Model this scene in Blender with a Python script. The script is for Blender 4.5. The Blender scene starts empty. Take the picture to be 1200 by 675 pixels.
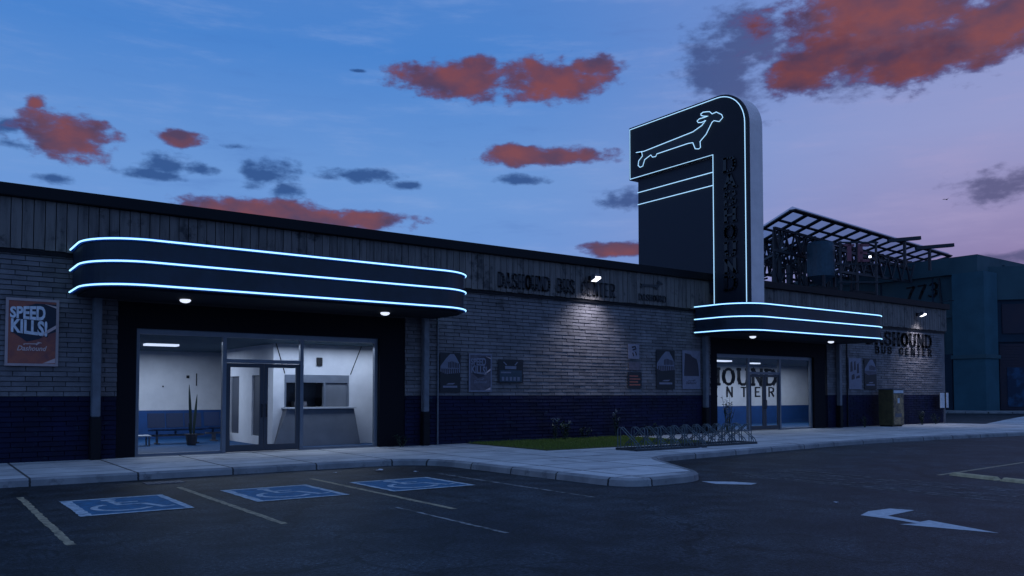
import bpy, bmesh, math, random
from mathutils import Vector, Matrix
random.seed(7)
R = math.radians
sc = bpy.context.scene
COL = sc.collection

# ------------------------------------------------------------------ camera
cam_d = bpy.data.cameras.new('camera'); cam = bpy.data.objects.new('camera', cam_d); COL.objects.link(cam)
cam.location = (0, 0, 1.75)
cam.rotation_euler = (R(92.2), 0, R(53.749 - 90))
cam_d.sensor_width = 36; cam_d.lens = 36 * 963.5 / 1200
cam_d.shift_y = (423.99 - 337.5) / 1200
cam_d.clip_start = .1; cam_d.clip_end = 3000
sc.camera = cam

# ------------------------------------------------------------------ colour helpers
def lin(c):
    c /= 255.
    return c / 12.92 if c <= .04045 else ((c + .055) / 1.055) ** 2.4
def S(r, g, b): return (lin(r), lin(g), lin(b), 1)

# ------------------------------------------------------------------ world: dusk sky with clouds
SUN_EL, SUN_AZ = R(3), R(-75)
W = bpy.data.worlds.new('World'); sc.world = W; W.use_nodes = True
nt = W.node_tree; nt.nodes.clear()
def N(t, **k):
    n = nt.nodes.new(t)
    for a, b in k.items(): setattr(n, a, b)
    return n
def L(a, b): nt.links.new(a, b)
def M_(op, a, b=None, c=None, clamp=False):
    n = N('ShaderNodeMath', operation=op); n.use_clamp = clamp
    for i, v in enumerate((a, b, c)):
        if v is None: continue
        if isinstance(v, (int, float)): n.inputs[i].default_value = v
        else: L(v, n.inputs[i])
    return n.outputs[0]
tc = N('ShaderNodeTexCoord'); sep = N('ShaderNodeSeparateXYZ'); L(tc.outputs['Generated'], sep.inputs[0])
az = M_('ARCTAN2', sep.outputs[0], sep.outputs[1])
el = M_('ARCSINE', sep.outputs[2])
vec = N('ShaderNodeCombineXYZ'); L(az, vec.inputs[0]); L(el, vec.inputs[1])
def ramp(fac, stops):
    n = N('ShaderNodeValToRGB'); L(fac, n.inputs[0]); e = n.color_ramp.elements
    while len(e) < len(stops): e.new(.5)
    for x, (p, c) in zip(e, stops): x.position = p; x.color = c
    return n.outputs[0]
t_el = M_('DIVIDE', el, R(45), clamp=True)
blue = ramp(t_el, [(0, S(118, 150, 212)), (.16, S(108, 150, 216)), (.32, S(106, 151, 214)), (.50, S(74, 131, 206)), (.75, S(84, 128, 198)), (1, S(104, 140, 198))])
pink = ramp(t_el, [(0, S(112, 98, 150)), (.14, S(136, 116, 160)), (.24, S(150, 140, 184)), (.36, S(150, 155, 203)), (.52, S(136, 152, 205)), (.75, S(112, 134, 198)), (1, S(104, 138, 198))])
az_f = N('ShaderNodeMapRange', interpolation_type='SMOOTHERSTEP'); L(az, az_f.inputs[0])
az_f.inputs[1].default_value = R(28); az_f.inputs[2].default_value = R(76)
az_b = N('ShaderNodeMapRange', interpolation_type='SMOOTHERSTEP'); L(az, az_b.inputs[0]); az_b.inputs[1].default_value = R(95); az_b.inputs[2].default_value = R(135); az_b.inputs[3].default_value = 1; az_b.inputs[4].default_value = 0
azm = M_('MULTIPLY', az_f.outputs[0], az_b.outputs[0])
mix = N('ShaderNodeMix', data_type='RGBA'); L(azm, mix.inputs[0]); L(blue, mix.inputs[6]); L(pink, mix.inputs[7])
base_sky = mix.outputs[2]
CL = [('r',0.1270,0.2700,0.0440,0.0250),('r',0.1080,0.2860,0.022,0.014),('r',0.1021,0.2997,0.0125,0.0092),('p',0.0795,0.2725,0.0198,0.0100),('p',0.0875,0.2552,0.0230,0.0068),('r',0.2442,0.2816,0.0252,0.0081),('r',0.5644,0.3666,0.0690,0.0204),('r',0.5906,0.3847,0.0252,0.0110),('r',0.6800,0.3689,0.0755,0.0232),('r',0.7272,0.3816,0.0355,0.0119),('r',0.6746,0.2832,0.0794,0.0107),('r',0.6432,0.2883,0.0315,0.0088),('r',1.065,0.3690,0.125,0.0341),('r',0.985,0.3600,0.050,0.0266),('r',1.0836,0.3500,0.0614,0.0230),('r',1.1419,0.3560,0.0562,0.0200),('d',0.8900,0.3640,0.060,0.056),('d',0.9250,0.3900,0.075,0.045),('r',1.06,0.405,0.12,0.035),('d',0.97,0.372,0.07,0.036),('d',1.05,0.350,0.12,0.030),('r',1.17,0.372,0.07,0.030),('r',0.3575,0.2072,0.1302,0.0146),('r',0.4568,0.2059,0.0607,0.0119),('r',0.7594,0.1732,0.0472,0.0081),('d',1.1670,0.2155,0.0512,0.0173),('d',0.2312,0.2538,0.0302,0.0137),('d',0.2673,0.2518,0.0274,0.0093),('d',0.3377,0.2529,0.0364,0.0171),('d',0.3620,0.2365,0.0214,0.0096),('d',0.3041,0.2793,0.0169,0.0046),('d',0.4454,0.3725,0.0093,0.0020),('d',0.4412,0.2573,0.0454,0.0087),('d',0.5077,0.2481,0.0186,0.0049),('d',0.6379,0.2559,0.0356,0.0069),('d',0.7730,0.2289,0.0410,0.0119),('d',0.2181,0.2406,0.0351,0.0073),('d',1.1809,0.1424,0.0532,0.0079),('d',0.1178,0.2266,0.0206,0.0070)]
# more clouds outside the frame, so that the sky goes on
rc = random.Random(5)
for i in range(8):
    CL.append((rc.choice('rd'), rc.uniform(-2.8, -.2) if i % 2 else rc.uniform(1.5, 3), rc.uniform(.15, .6), rc.uniform(.05, .16), rc.uniform(.012, .035)))
# warp
nz = N('ShaderNodeTexNoise'); nz.inputs['Scale'].default_value = 15; nz.inputs['Detail'].default_value = 7; nz.inputs['Roughness'].default_value = .6
st = N('ShaderNodeVectorMath', operation='MULTIPLY'); L(vec.outputs[0], st.inputs[0]); st.inputs[1].default_value = (1, 1.7, 1); L(st.outputs[0], nz.inputs['Vector'])
nz2 = N('ShaderNodeTexNoise'); nz2.inputs['Scale'].default_value = 48; nz2.inputs['Detail'].default_value = 4; nz2.inputs['Roughness'].default_value = .55
st2 = N('ShaderNodeVectorMath', operation='MULTIPLY'); L(vec.outputs[0], st2.inputs[0]); st2.inputs[1].default_value = (1, 2.0, 1); L(st2.outputs[0], nz2.inputs['Vector'])
def group_min(kind):
    cur = None
    for t, a, e, ra, re in CL:
        if t not in kind: continue
        n = N('ShaderNodeVectorMath', operation='MULTIPLY_ADD'); L(vec.outputs[0], n.inputs[0])
        n.inputs[1].default_value = (1 / ra, 1 / re, 0); n.inputs[2].default_value = (-a / ra, -e / re, 0)
        l = N('ShaderNodeVectorMath', operation='LENGTH'); L(n.outputs[0], l.inputs[0])
        cur = l.outputs['Value'] if cur is None else M_('MINIMUM', cur, l.outputs['Value'])
    return cur
def dens(m, na, nb, lo, hi):
    g = M_('SUBTRACT', 1.0, m)
    g = M_('ADD', g, M_('MULTIPLY', M_('SUBTRACT', nz.outputs['Fac'], .5), na))
    g = M_('ADD', g, M_('MULTIPLY', M_('SUBTRACT', nz2.outputs['Fac'], .5), nb))
    mr = N('ShaderNodeMapRange', interpolation_type='SMOOTHSTEP'); L(g, mr.inputs[0]); mr.inputs[1].default_value = lo; mr.inputs[2].default_value = hi
    return mr.outputs[0], g
dR, gR = dens(group_min('r'), 2.2, 1.2, -.26, .22)
dP, gP = dens(group_min('pd'), 2.4, 1.6, -.20, .7)
def mixc(f, a, b):
    n = N('ShaderNodeMix', data_type='RGBA')
    L(f, n.inputs[0]) if not isinstance(f, (int, float)) else setattr(n.inputs[0], 'default_value', f)
    for s, v in ((6, a), (7, b)):
        if isinstance(v, tuple): n.inputs[s].default_value = v
        else: L(v, n.inputs[s])
    return n.outputs[2]
# slate clouds, then the red ones with bluish rims
dark_col = mixc(az_f.outputs[0], S(36, 70, 128), S(84, 84, 124))
# thin high streaks of veil
nw = N('ShaderNodeTexNoise'); nw.inputs['Scale'].default_value = 5; nw.inputs['Detail'].default_value = 8; nw.inputs['Roughness'].default_value = .62
sw = N('ShaderNodeVectorMath', operation='MULTIPLY'); L(vec.outputs[0], sw.inputs[0]); sw.inputs[1].default_value = (1, 5.5, 1); L(sw.outputs[0], nw.inputs['Vector'])
vw = N('ShaderNodeMapRange', interpolation_type='SMOOTHSTEP'); L(nw.outputs['Fac'], vw.inputs[0]); vw.inputs[1].default_value = .48; vw.inputs[2].default_value = .80; vw.inputs[4].default_value = .42
base_sky = mixc(vw.outputs[0], base_sky, mixc(az_f.outputs[0], S(146, 172, 222), S(176, 160, 200)))
vd = N('ShaderNodeMapRange', interpolation_type='SMOOTHSTEP'); L(nw.outputs['Fac'], vd.inputs[0]); vd.inputs[1].default_value = .46; vd.inputs[2].default_value = .22; vd.inputs[4].default_value = .30
base_sky = mixc(vd.outputs[0], base_sky, mixc(az_f.outputs[0], S(62, 104, 178), S(112, 104, 160)))
sky1 = mixc(M_('MULTIPLY', dP, .85), base_sky, dark_col)
core = N('ShaderNodeMapRange', interpolation_type='SMOOTHSTEP'); L(gR, core.inputs[0]); core.inputs[1].default_value = -.10; core.inputs[2].default_value = .46
nz3 = N('ShaderNodeTexNoise'); nz3.inputs['Scale'].default_value = 17; nz3.inputs['Detail'].default_value = 5; L(st.outputs[0], nz3.inputs['Vector'])
n3 = N('ShaderNodeMapRange'); L(nz3.outputs['Fac'], n3.inputs[0]); n3.inputs[1].default_value = .36; n3.inputs[2].default_value = .64
red_v = mixc(n3.outputs[0], S(80, 56, 80), S(126, 66, 64))
red_col = mixc(core.outputs[0], S(84, 84, 136), red_v)
sky2 = mixc(M_('MULTIPLY', dR, .93), sky1, red_col)
nish = N('ShaderNodeTexSky', sky_type='NISHITA'); nish.sun_disc = False; nish.sun_elevation = SUN_EL; nish.sun_rotation = SUN_AZ
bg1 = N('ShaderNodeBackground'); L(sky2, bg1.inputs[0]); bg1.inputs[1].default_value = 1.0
bg2 = N('ShaderNodeBackground'); L(nish.outputs[0], bg2.inputs[0]); bg2.inputs[1].default_value = .001
ad = N('ShaderNodeAddShader'); L(bg1.outputs[0], ad.inputs[0]); L(bg2.outputs[0], ad.inputs[1])
wo = N('ShaderNodeOutputWorld'); L(ad.outputs[0], wo.inputs[0])

# the low sun, almost gone: only a weak glow from the west
sun_d = bpy.data.lights.new('sun', 'SUN'); sun_d.energy = .05; sun_d.angle = R(12); sun_d.color = (1, .72, .66)
sun = bpy.data.objects.new('sun', sun_d); COL.objects.link(sun)
sd = Vector((math.sin(SUN_AZ) * math.cos(SUN_EL), math.cos(SUN_AZ) * math.cos(SUN_EL), math.sin(SUN_EL)))
sun.rotation_euler = sd.to_track_quat('Z', 'Y').to_euler()

sc.view_settings.view_transform = 'Standard'; sc.view_settings.look = 'None'
sc.view_settings.exposure = 0; sc.view_settings.gamma = 1
sc.cycles.max_bounces = 7; sc.cycles.diffuse_bounces = 3; sc.cycles.transparent_max_bounces = 12

# ------------------------------------------------------------------ materials
def mat(name, col, rough=.7, metal=0, noise=0, nscale=3, bump=0, bscale=30, island=0, col2=None, spec=.5, stretch=(1, 1, 1), emit=None, es=0, lo=.35, hi=.65):
    m = bpy.data.materials.new(name); m.use_nodes = True; t = m.node_tree
    b = t.nodes['Principled BSDF']; b.inputs['Roughness'].default_value = rough; b.inputs['Metallic'].default_value = metal
    b.inputs['Specular IOR Level'].default_value = spec
    b.inputs['Base Color'].default_value = (*col[:3], 1)
    tcn = t.nodes.new('ShaderNodeTexCoord')
    ge = t.nodes.new('ShaderNodeNewGeometry')
    mp = t.nodes.new('ShaderNodeMapping'); mp.inputs['Scale'].default_value = stretch
    t.links.new(ge.outputs['Position'], mp.inputs['Vector'])
    out = None
    if noise or col2:
        n = t.nodes.new('ShaderNodeTexNoise'); n.inputs['Scale'].default_value = nscale; n.inputs['Detail'].default_value = 7; n.inputs['Roughness'].default_value = .62
        t.links.new(mp.outputs[0], n.inputs['Vector'])
        r = t.nodes.new('ShaderNodeMapRange'); t.links.new(n.outputs['Fac'], r.inputs[0]); r.inputs[1].default_value = lo; r.inputs[2].default_value = hi
        mx = t.nodes.new('ShaderNodeMix'); mx.data_type = 'RGBA'; t.links.new(r.outputs[0], mx.inputs[0])
        c2 = col2 if col2 else tuple(c * (1 - noise) for c in col[:3])
        mx.inputs[6].default_value = (*c2[:3], 1); mx.inputs[7].default_value = (*col[:3], 1)
        out = mx.outputs[2]
    if island:
        hs = t.nodes.new('ShaderNodeHueSaturation')
        r = t.nodes.new('ShaderNodeMapRange'); t.links.new(ge.outputs['Random Per Island'], r.inputs[0]); r.inputs[3].default_value = 1 - island; r.inputs[4].default_value = 1 + island
        t.links.new(r.outputs[0], hs.inputs['Value'])
        if out: t.links.new(out, hs.inputs['Color'])
        else: hs.inputs['Color'].default_value = (*col[:3], 1)
        out = hs.outputs[0]
    if out: t.links.new(out, b.inputs['Base Color'])
    if bump:
        n = t.nodes.new('ShaderNodeTexNoise'); n.inputs['Scale'].default_value = bscale; n.inputs['Detail'].default_value = 5
        t.links.new(mp.outputs[0], n.inputs['Vector'])
        bp = t.nodes.new('ShaderNodeBump'); bp.inputs['Strength'].default_value = bump; bp.inputs['Distance'].default_value = .01
        t.links.new(n.outputs['Fac'], bp.inputs['Height']); t.links.new(bp.outputs[0], b.inputs['Normal'])
    if emit:
        b.inputs['Emission Color'].default_value = (*emit[:3], 1); b.inputs['Emission Strength'].default_value = es
    return m
def rgb(r, g, b): return (r, g, b)
M = {}
M['asphalt'] = mat('asphalt', (.017, .021, .026), .6, noise=.4, nscale=.40, bump=1.0, bscale=38, col2=(.005, .006, .009), spec=.25, lo=.36, hi=.66)
M['slab'] = mat('concrete_slab', (.70, .68, .67), .8, noise=.35, nscale=1.3, bump=.25, bscale=25, col2=(.44, .43, .43), lo=.3, hi=.7)
M['kerb'] = mat('kerb_concrete', (.34, .33, .33), .85, noise=.3, nscale=1.4, bump=.3, bscale=30, col2=(.20, .20, .21))
M['brick'] = mat('grey_brick', (.165, .148, .160), .75, nscale=2.2, col2=(.10, .09, .10), island=.22, bump=.4, bscale=35)
M['brick_blue'] = mat('blue_painted_brick', (.0045, .006, .036), .75, nscale=1.5, col2=(.002, .003, .018), island=.12, bump=.3, bscale=35, spec=.25)
M['mortar'] = mat('dark_mortar', (.05, .048, .055), .9)
M['mortar_blue'] = mat('painted_mortar', (.003, .006, .024), .85, spec=.2)
M['board'] = mat('weathered_board', (.155, .132, .125), .8, nscale=1.6, col2=(.07, .062, .062), island=.12, bump=.5, bscale=20, stretch=(5, 5, .5), lo=.32, hi=.55)
M['black'] = mat('black_trim', (.006, .006, .009), .6, spec=.2)
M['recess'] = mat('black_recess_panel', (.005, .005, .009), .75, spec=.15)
M['roof'] = mat('roof_felt', (.03, .03, .035), .9, noise=.3)
M['fascia'] = mat('dark_enamel', (.014, .024, .046), .5, nscale=1.4, col2=(.009, .014, .026), spec=.4)
M['soffit'] = mat('soffit_panel', (.012, .014, .02), .8, spec=.2)
M['neon'] = mat('neon_glass', (.7, .9, 1), .4, emit=(.36, .74, 1.0), es=1.7)
M['halo_rail'] = mat('neon_halo_blue', (.02, .22, .85), .5)  # saturated blue puts the neon's halo into the rail colour
M['neon_w'] = mat('neon_glass_white', (.8, .9, 1), .4, emit=(.40, .72, 1.0), es=1.05)
M['tower'] = mat('tower_dark_enamel', (.010, .012, .022), .6, nscale=1, col2=(.007, .009, .017), spec=.3)
M['tower_in'] = mat('tower_recess_enamel', (.013, .018, .032), .55, spec=.3)
M['tower_edge'] = mat('tower_pale_edge', (.88, .72, .70), .7, noise=.15, nscale=1.5)
M['ink'] = mat('black_letter', (.006, .006, .008), .6, spec=.3)
M['ink_tower'] = mat('tower_letter', (.003, .003, .006), .35)
M['fadeink'] = mat('faded_letter', (.035, .033, .04), .8)
M['alu'] = mat('aluminium_frame', (.16, .18, .22), .45, metal=.3, noise=.15)
M['door_frame'] = mat('dark_door_frame', (.035, .04, .055), .5)
M['pipe'] = mat('pipe_paint', (.14, .15, .18), .5, noise=.3, nscale=4)
M['wall_in'] = mat('interior_white', (.60, .60, .62), .8, noise=.12, nscale=1.1, col2=(.50, .50, .53))
M['dado'] = mat('interior_blue_dado', (.004, .055, .20), .7, noise=.2)
M['ceil'] = mat('ceiling_tile', (.012, .060, .09), .9)
M['floor_in'] = mat('interior_floor', (.008, .055, .15), .7, noise=.3, nscale=2, spec=.2)
M['lamp'] = mat('lamp_diffuser', (.8, .8, .8), .5, emit=(.75, .82, 1), es=1.1)
M['flood'] = mat('flood_glass', (.8, .8, .8), .5, emit=(.85, .88, 1), es=3)
M['counter'] = mat('counter_laminate', (.12, .13, .155), .6, noise=.2, nscale=2)
M['counter_top'] = mat('counter_top', (.42, .43, .46), .5)
M['dark_in'] = mat('opening_shade', (.012, .014, .02), .4)
M['grey_in'] = mat('grey_door_panel', (.05, .056, .075), .5)
M['seat'] = mat('seat_blue', (.005, .022, .08), .5)
M['chrome'] = mat('rack_steel', (.13, .16, .18), .4, metal=.5, noise=.5, nscale=9)
M['rack_dark'] = mat('rack_painted_base', (.02, .028, .035), .55)
M['leaf'] = mat('leaf_green', (.035, .07, .03), .6, island=.4)
M['leaf_dark'] = mat('leaf_dark', (.012, .03, .025), .6, island=.4)
M['flower'] = mat('flower_pale', (.5, .5, .55), .7)
M['stem'] = mat('stem', (.04, .05, .03), .8)
M['pot'] = mat('pot_clay', (.03, .03, .04), .8)
M['grass'] = mat('grass_blade', (.13, .165, .018), .8, island=.45)
M['soil'] = mat('lawn_soil', (.07, .085, .02), .95, noise=.5, nscale=6)
M['bluepaint'] = mat('blue_bay_paint', (.020, .145, .28), .8, nscale=7, col2=(.014, .07, .13), bump=.2, lo=.3, hi=.6)
M['palepaint'] = mat('pale_bay_paint', (.46, .52, .56), .8, nscale=8, col2=(.13, .20, .26), lo=.33, hi=.55)
M['linepaint'] = mat('worn_line_paint', (.42, .33, .20), .8, nscale=9, col2=(.12, .10, .07), lo=.35, hi=.58)
M['thinpaint'] = mat('faint_line_paint', (.30, .29, .28), .8, nscale=5, col2=(.05, .05, .05), lo=.42, hi=.6)
M['arrowpaint'] = mat('arrow_paint', (.58, .60, .62), .75, nscale=10, col2=(.40, .42, .46))
M['wheelstop'] = mat('yellow_wheelstop', (.60, .46, .26), .8, noise=.35, nscale=6)
M['teal'] = mat('teal_stucco', (.042, .092, .11), .85, nscale=.35, col2=(.028, .066, .082), bump=.2, bscale=4)
M['teal_l'] = mat('teal_pilaster', (.034, .105, .14), .85, nscale=.5, col2=(.024, .078, .105))
M['navy'] = mat('navy_stucco', (.012, .035, .06), .85, nscale=.4, col2=(.008, .022, .04))
M['shutter'] = mat('dark_red_shutter', (.030, .016, .028), .7, nscale=.6, col2=(.016, .012, .028))
M['graf'] = mat('blue_mural', (.015, .06, .13), .8, nscale=1.2, col2=(.008, .02, .05), lo=.45, hi=.6)
M['steel'] = mat('dark_steel', (.010, .012, .02), .6)
M['redsign'] = mat('red_sign_paint', (.20, .06, .08), .7)
M['tank'] = mat('tank_blue', (.03, .075, .11), .6, noise=.3)
M['cab'] = mat('cabinet_olive', (.11, .085, .035), .6, nscale=3, col2=(.06, .045, .022))
M['cab_f'] = mat('cabinet_front_lit', (.30, .20, .10), .7, nscale=5, col2=(.09, .065, .05), lo=.42, hi=.58)  # rusty front; the light falling on it is put into the paler colour
M['paper'] = mat('paper_white', (.55, .57, .62), .8, noise=.2)
M['litter'] = mat('crumpled_paper', (.6, .62, .68), .8)
M['iron'] = mat('worn_iron', (.10, .10, .12), .6, noise=.4, nscale=9)

def glass(name, tint, refl=.0, trans=1):
    m = bpy.data.materials.new(name); m.use_nodes = True; t = m.node_tree; t.nodes.remove(t.nodes['Principled BSDF'])
    tr = t.nodes.new('ShaderNodeBsdfTransparent'); tr.inputs[0].default_value = (*tint, 1)
    gl = t.nodes.new('ShaderNodeBsdfGlossy'); gl.inputs['Roughness'].default_value = .02
    fr = t.nodes.new('ShaderNodeFresnel'); fr.inputs[0].default_value = 1.22
    mx = t.nodes.new('ShaderNodeMixShader'); t.links.new(fr.outputs[0], mx.inputs[0]); t.links.new(tr.outputs[0], mx.inputs[1]); t.links.new(gl.outputs[0], mx.inputs[2])
    t.links.new(mx.outputs[0], t.nodes['Material Output'].inputs[0]); return m
M['glass'] = glass('window_glass', (.80, .86, .93))
def thin_glass(name, tint, f):
    m = bpy.data.materials.new(name); m.use_nodes = True; t = m.node_tree; t.nodes.remove(t.nodes['Principled BSDF'])
    tr = t.nodes.new('ShaderNodeBsdfTransparent'); tr.inputs[0].default_value = (*tint, 1)
    df = t.nodes.new('ShaderNodeBsdfTranslucent'); df.inputs[0].default_value = (.2, .35, .45, 1)
    mx = t.nodes.new('ShaderNodeMixShader'); mx.inputs[0].default_value = f; t.links.new(tr.outputs[0], mx.inputs[1]); t.links.new(df.outputs[0], mx.inputs[2])
    t.links.new(mx.outputs[0], t.nodes['Material Output'].inputs[0]); return m
M['roofglass'] = thin_glass('roof_glass', (.50, .60, .68), .3)

def asphalt_detail(m):
    t = m.node_tree; b = t.nodes['Principled BSDF']; ge = t.nodes.new('ShaderNodeNewGeometry'); src = b.inputs['Base Color'].links[0].from_socket
    def nz(sc, det, lo, hi, a, c):
        n = t.nodes.new('ShaderNodeTexNoise'); n.inputs['Scale'].default_value = sc; n.inputs['Detail'].default_value = det; t.links.new(ge.outputs['Position'], n.inputs['Vector'])
        r_ = t.nodes.new('ShaderNodeMapRange'); t.links.new(n.outputs['Fac'], r_.inputs[0]); r_.inputs[1].default_value = lo; r_.inputs[2].default_value = hi; r_.inputs[3].default_value = a; r_.inputs[4].default_value = c; return r_.outputs[0]
    def mul(x, y):
        m_ = t.nodes.new('ShaderNodeMath'); m_.operation = 'MULTIPLY'; t.links.new(x, m_.inputs[0]); t.links.new(y, m_.inputs[1]); return m_.outputs[0]
    f = mul(nz(19, 4, .36, .66, .25, 2.3), nz(1.7, 7, .36, .64, .50, 1.6))
    f = mul(f, nz(60, 2, .58, .70, 1, 5))
    vo = t.nodes.new('ShaderNodeTexVoronoi'); vo.feature = 'DISTANCE_TO_EDGE'; vo.inputs['Scale'].default_value = .42
    wn = t.nodes.new('ShaderNodeTexNoise'); wn.inputs['Scale'].default_value = 1.6; wn.inputs['Detail'].default_value = 5; t.links.new(ge.outputs['Position'], wn.inputs['Vector'])
    wv = t.nodes.new('ShaderNodeVectorMath'); wv.operation = 'MULTIPLY_ADD'; t.links.new(wn.outputs['Color'], wv.inputs[0]); wv.inputs[1].default_value = (1.1, 1.1, 0); t.links.new(ge.outputs['Position'], wv.inputs[2]); t.links.new(wv.outputs[0], vo.inputs['Vector'])
    cr = t.nodes.new('ShaderNodeMapRange'); t.links.new(vo.outputs['Distance'], cr.inputs[0]); cr.inputs[1].default_value = .004; cr.inputs[2].default_value = .014; cr.inputs[3].default_value = .25; cr.inputs[4].default_value = 1
    f = mul(f, cr.outputs[0])
    mx = t.nodes.new('ShaderNodeVectorMath'); mx.operation = 'SCALE'; t.links.new(src, mx.inputs[0]); t.links.new(f, mx.inputs['Scale']); t.links.new(mx.outputs[0], b.inputs['Base Color'])
asphalt_detail(M['asphalt'])
def chips(m, col, sc, lo, hi, zlo=None, zhi=None, zcol=None):
    t = m.node_tree; b = t.nodes['Principled BSDF']; ge = t.nodes.new('ShaderNodeNewGeometry'); src = b.inputs['Base Color'].links[0].from_socket
    n = t.nodes.new('ShaderNodeTexNoise'); n.inputs['Scale'].default_value = sc; n.inputs['Detail'].default_value = 6; n.inputs['Roughness'].default_value = .7; t.links.new(ge.outputs['Position'], n.inputs['Vector'])
    r_ = t.nodes.new('ShaderNodeMapRange'); t.links.new(n.outputs['Fac'], r_.inputs[0]); r_.inputs[1].default_value = lo; r_.inputs[2].default_value = hi
    mx = t.nodes.new('ShaderNodeMix'); mx.data_type = 'RGBA'; t.links.new(r_.outputs[0], mx.inputs[0]); t.links.new(src, mx.inputs[6]); mx.inputs[7].default_value = (*col, 1); t.links.new(mx.outputs[2], b.inputs['Base Color'])
chips(M['brick_blue'], (.02, .035, .06), 3.5, .60, .70); chips(M['brick'], (.05, .045, .05), 1.1, .58, .70); chips(M['board'], (.03, .027, .03), 1.7, .56, .66)
chips(M['slab'], (.16, .16, .17), .9, .58, .74); chips(M['kerb'], (.10, .10, .11), 2.2, .56, .70)
# slabs: joint lines added to the concrete
def add_joints(m, sx, sy, w=.018):
    t = m.node_tree; b = t.nodes['Principled BSDF']; ge = t.nodes.new('ShaderNodeNewGeometry')
    br = t.nodes.new('ShaderNodeTexBrick'); br.offset = 0; br.squash = 1
    br.inputs['Color1'].default_value = (1, 1, 1, 1); br.inputs['Color2'].default_value = (.80, .80, .80, 1); br.inputs['Mortar'].default_value = (.13, .13, .13, 1)
    br.inputs['Scale'].default_value = 1; br.inputs['Mortar Size'].default_value = w; br.inputs['Brick Width'].default_value = sx; br.inputs['Row Height'].default_value = sy
    nz = t.nodes.new('ShaderNodeTexNoise'); nz.inputs['Scale'].default_value = 2.5; nz.inputs['Detail'].default_value = 4
    vm = t.nodes.new('ShaderNodeVectorMath'); vm.operation = 'MULTIPLY_ADD'; t.links.new(nz.outputs['Color'], vm.inputs[0]); vm.inputs[1].default_value = (.05, .05, 0); t.links.new(ge.outputs['Position'], vm.inputs[2])
    t.links.new(vm.outputs[0], br.inputs['Vector'])
    src = b.inputs['Base Color'].links[0].from_socket
    mx = t.nodes.new('ShaderNodeMix'); mx.data_type = 'RGBA'; mx.blend_type = 'MULTIPLY'; mx.inputs[0].default_value = 1
    t.links.new(src, mx.inputs[6]); t.links.new(br.outputs['Color'], mx.inputs[7]); t.links.new(mx.outputs[2], b.inputs['Base Color'])
add_joints(M['slab'], 1.9, 1.45, .028); add_joints(M['kerb'], 1.9, 1.45, .02)

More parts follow.
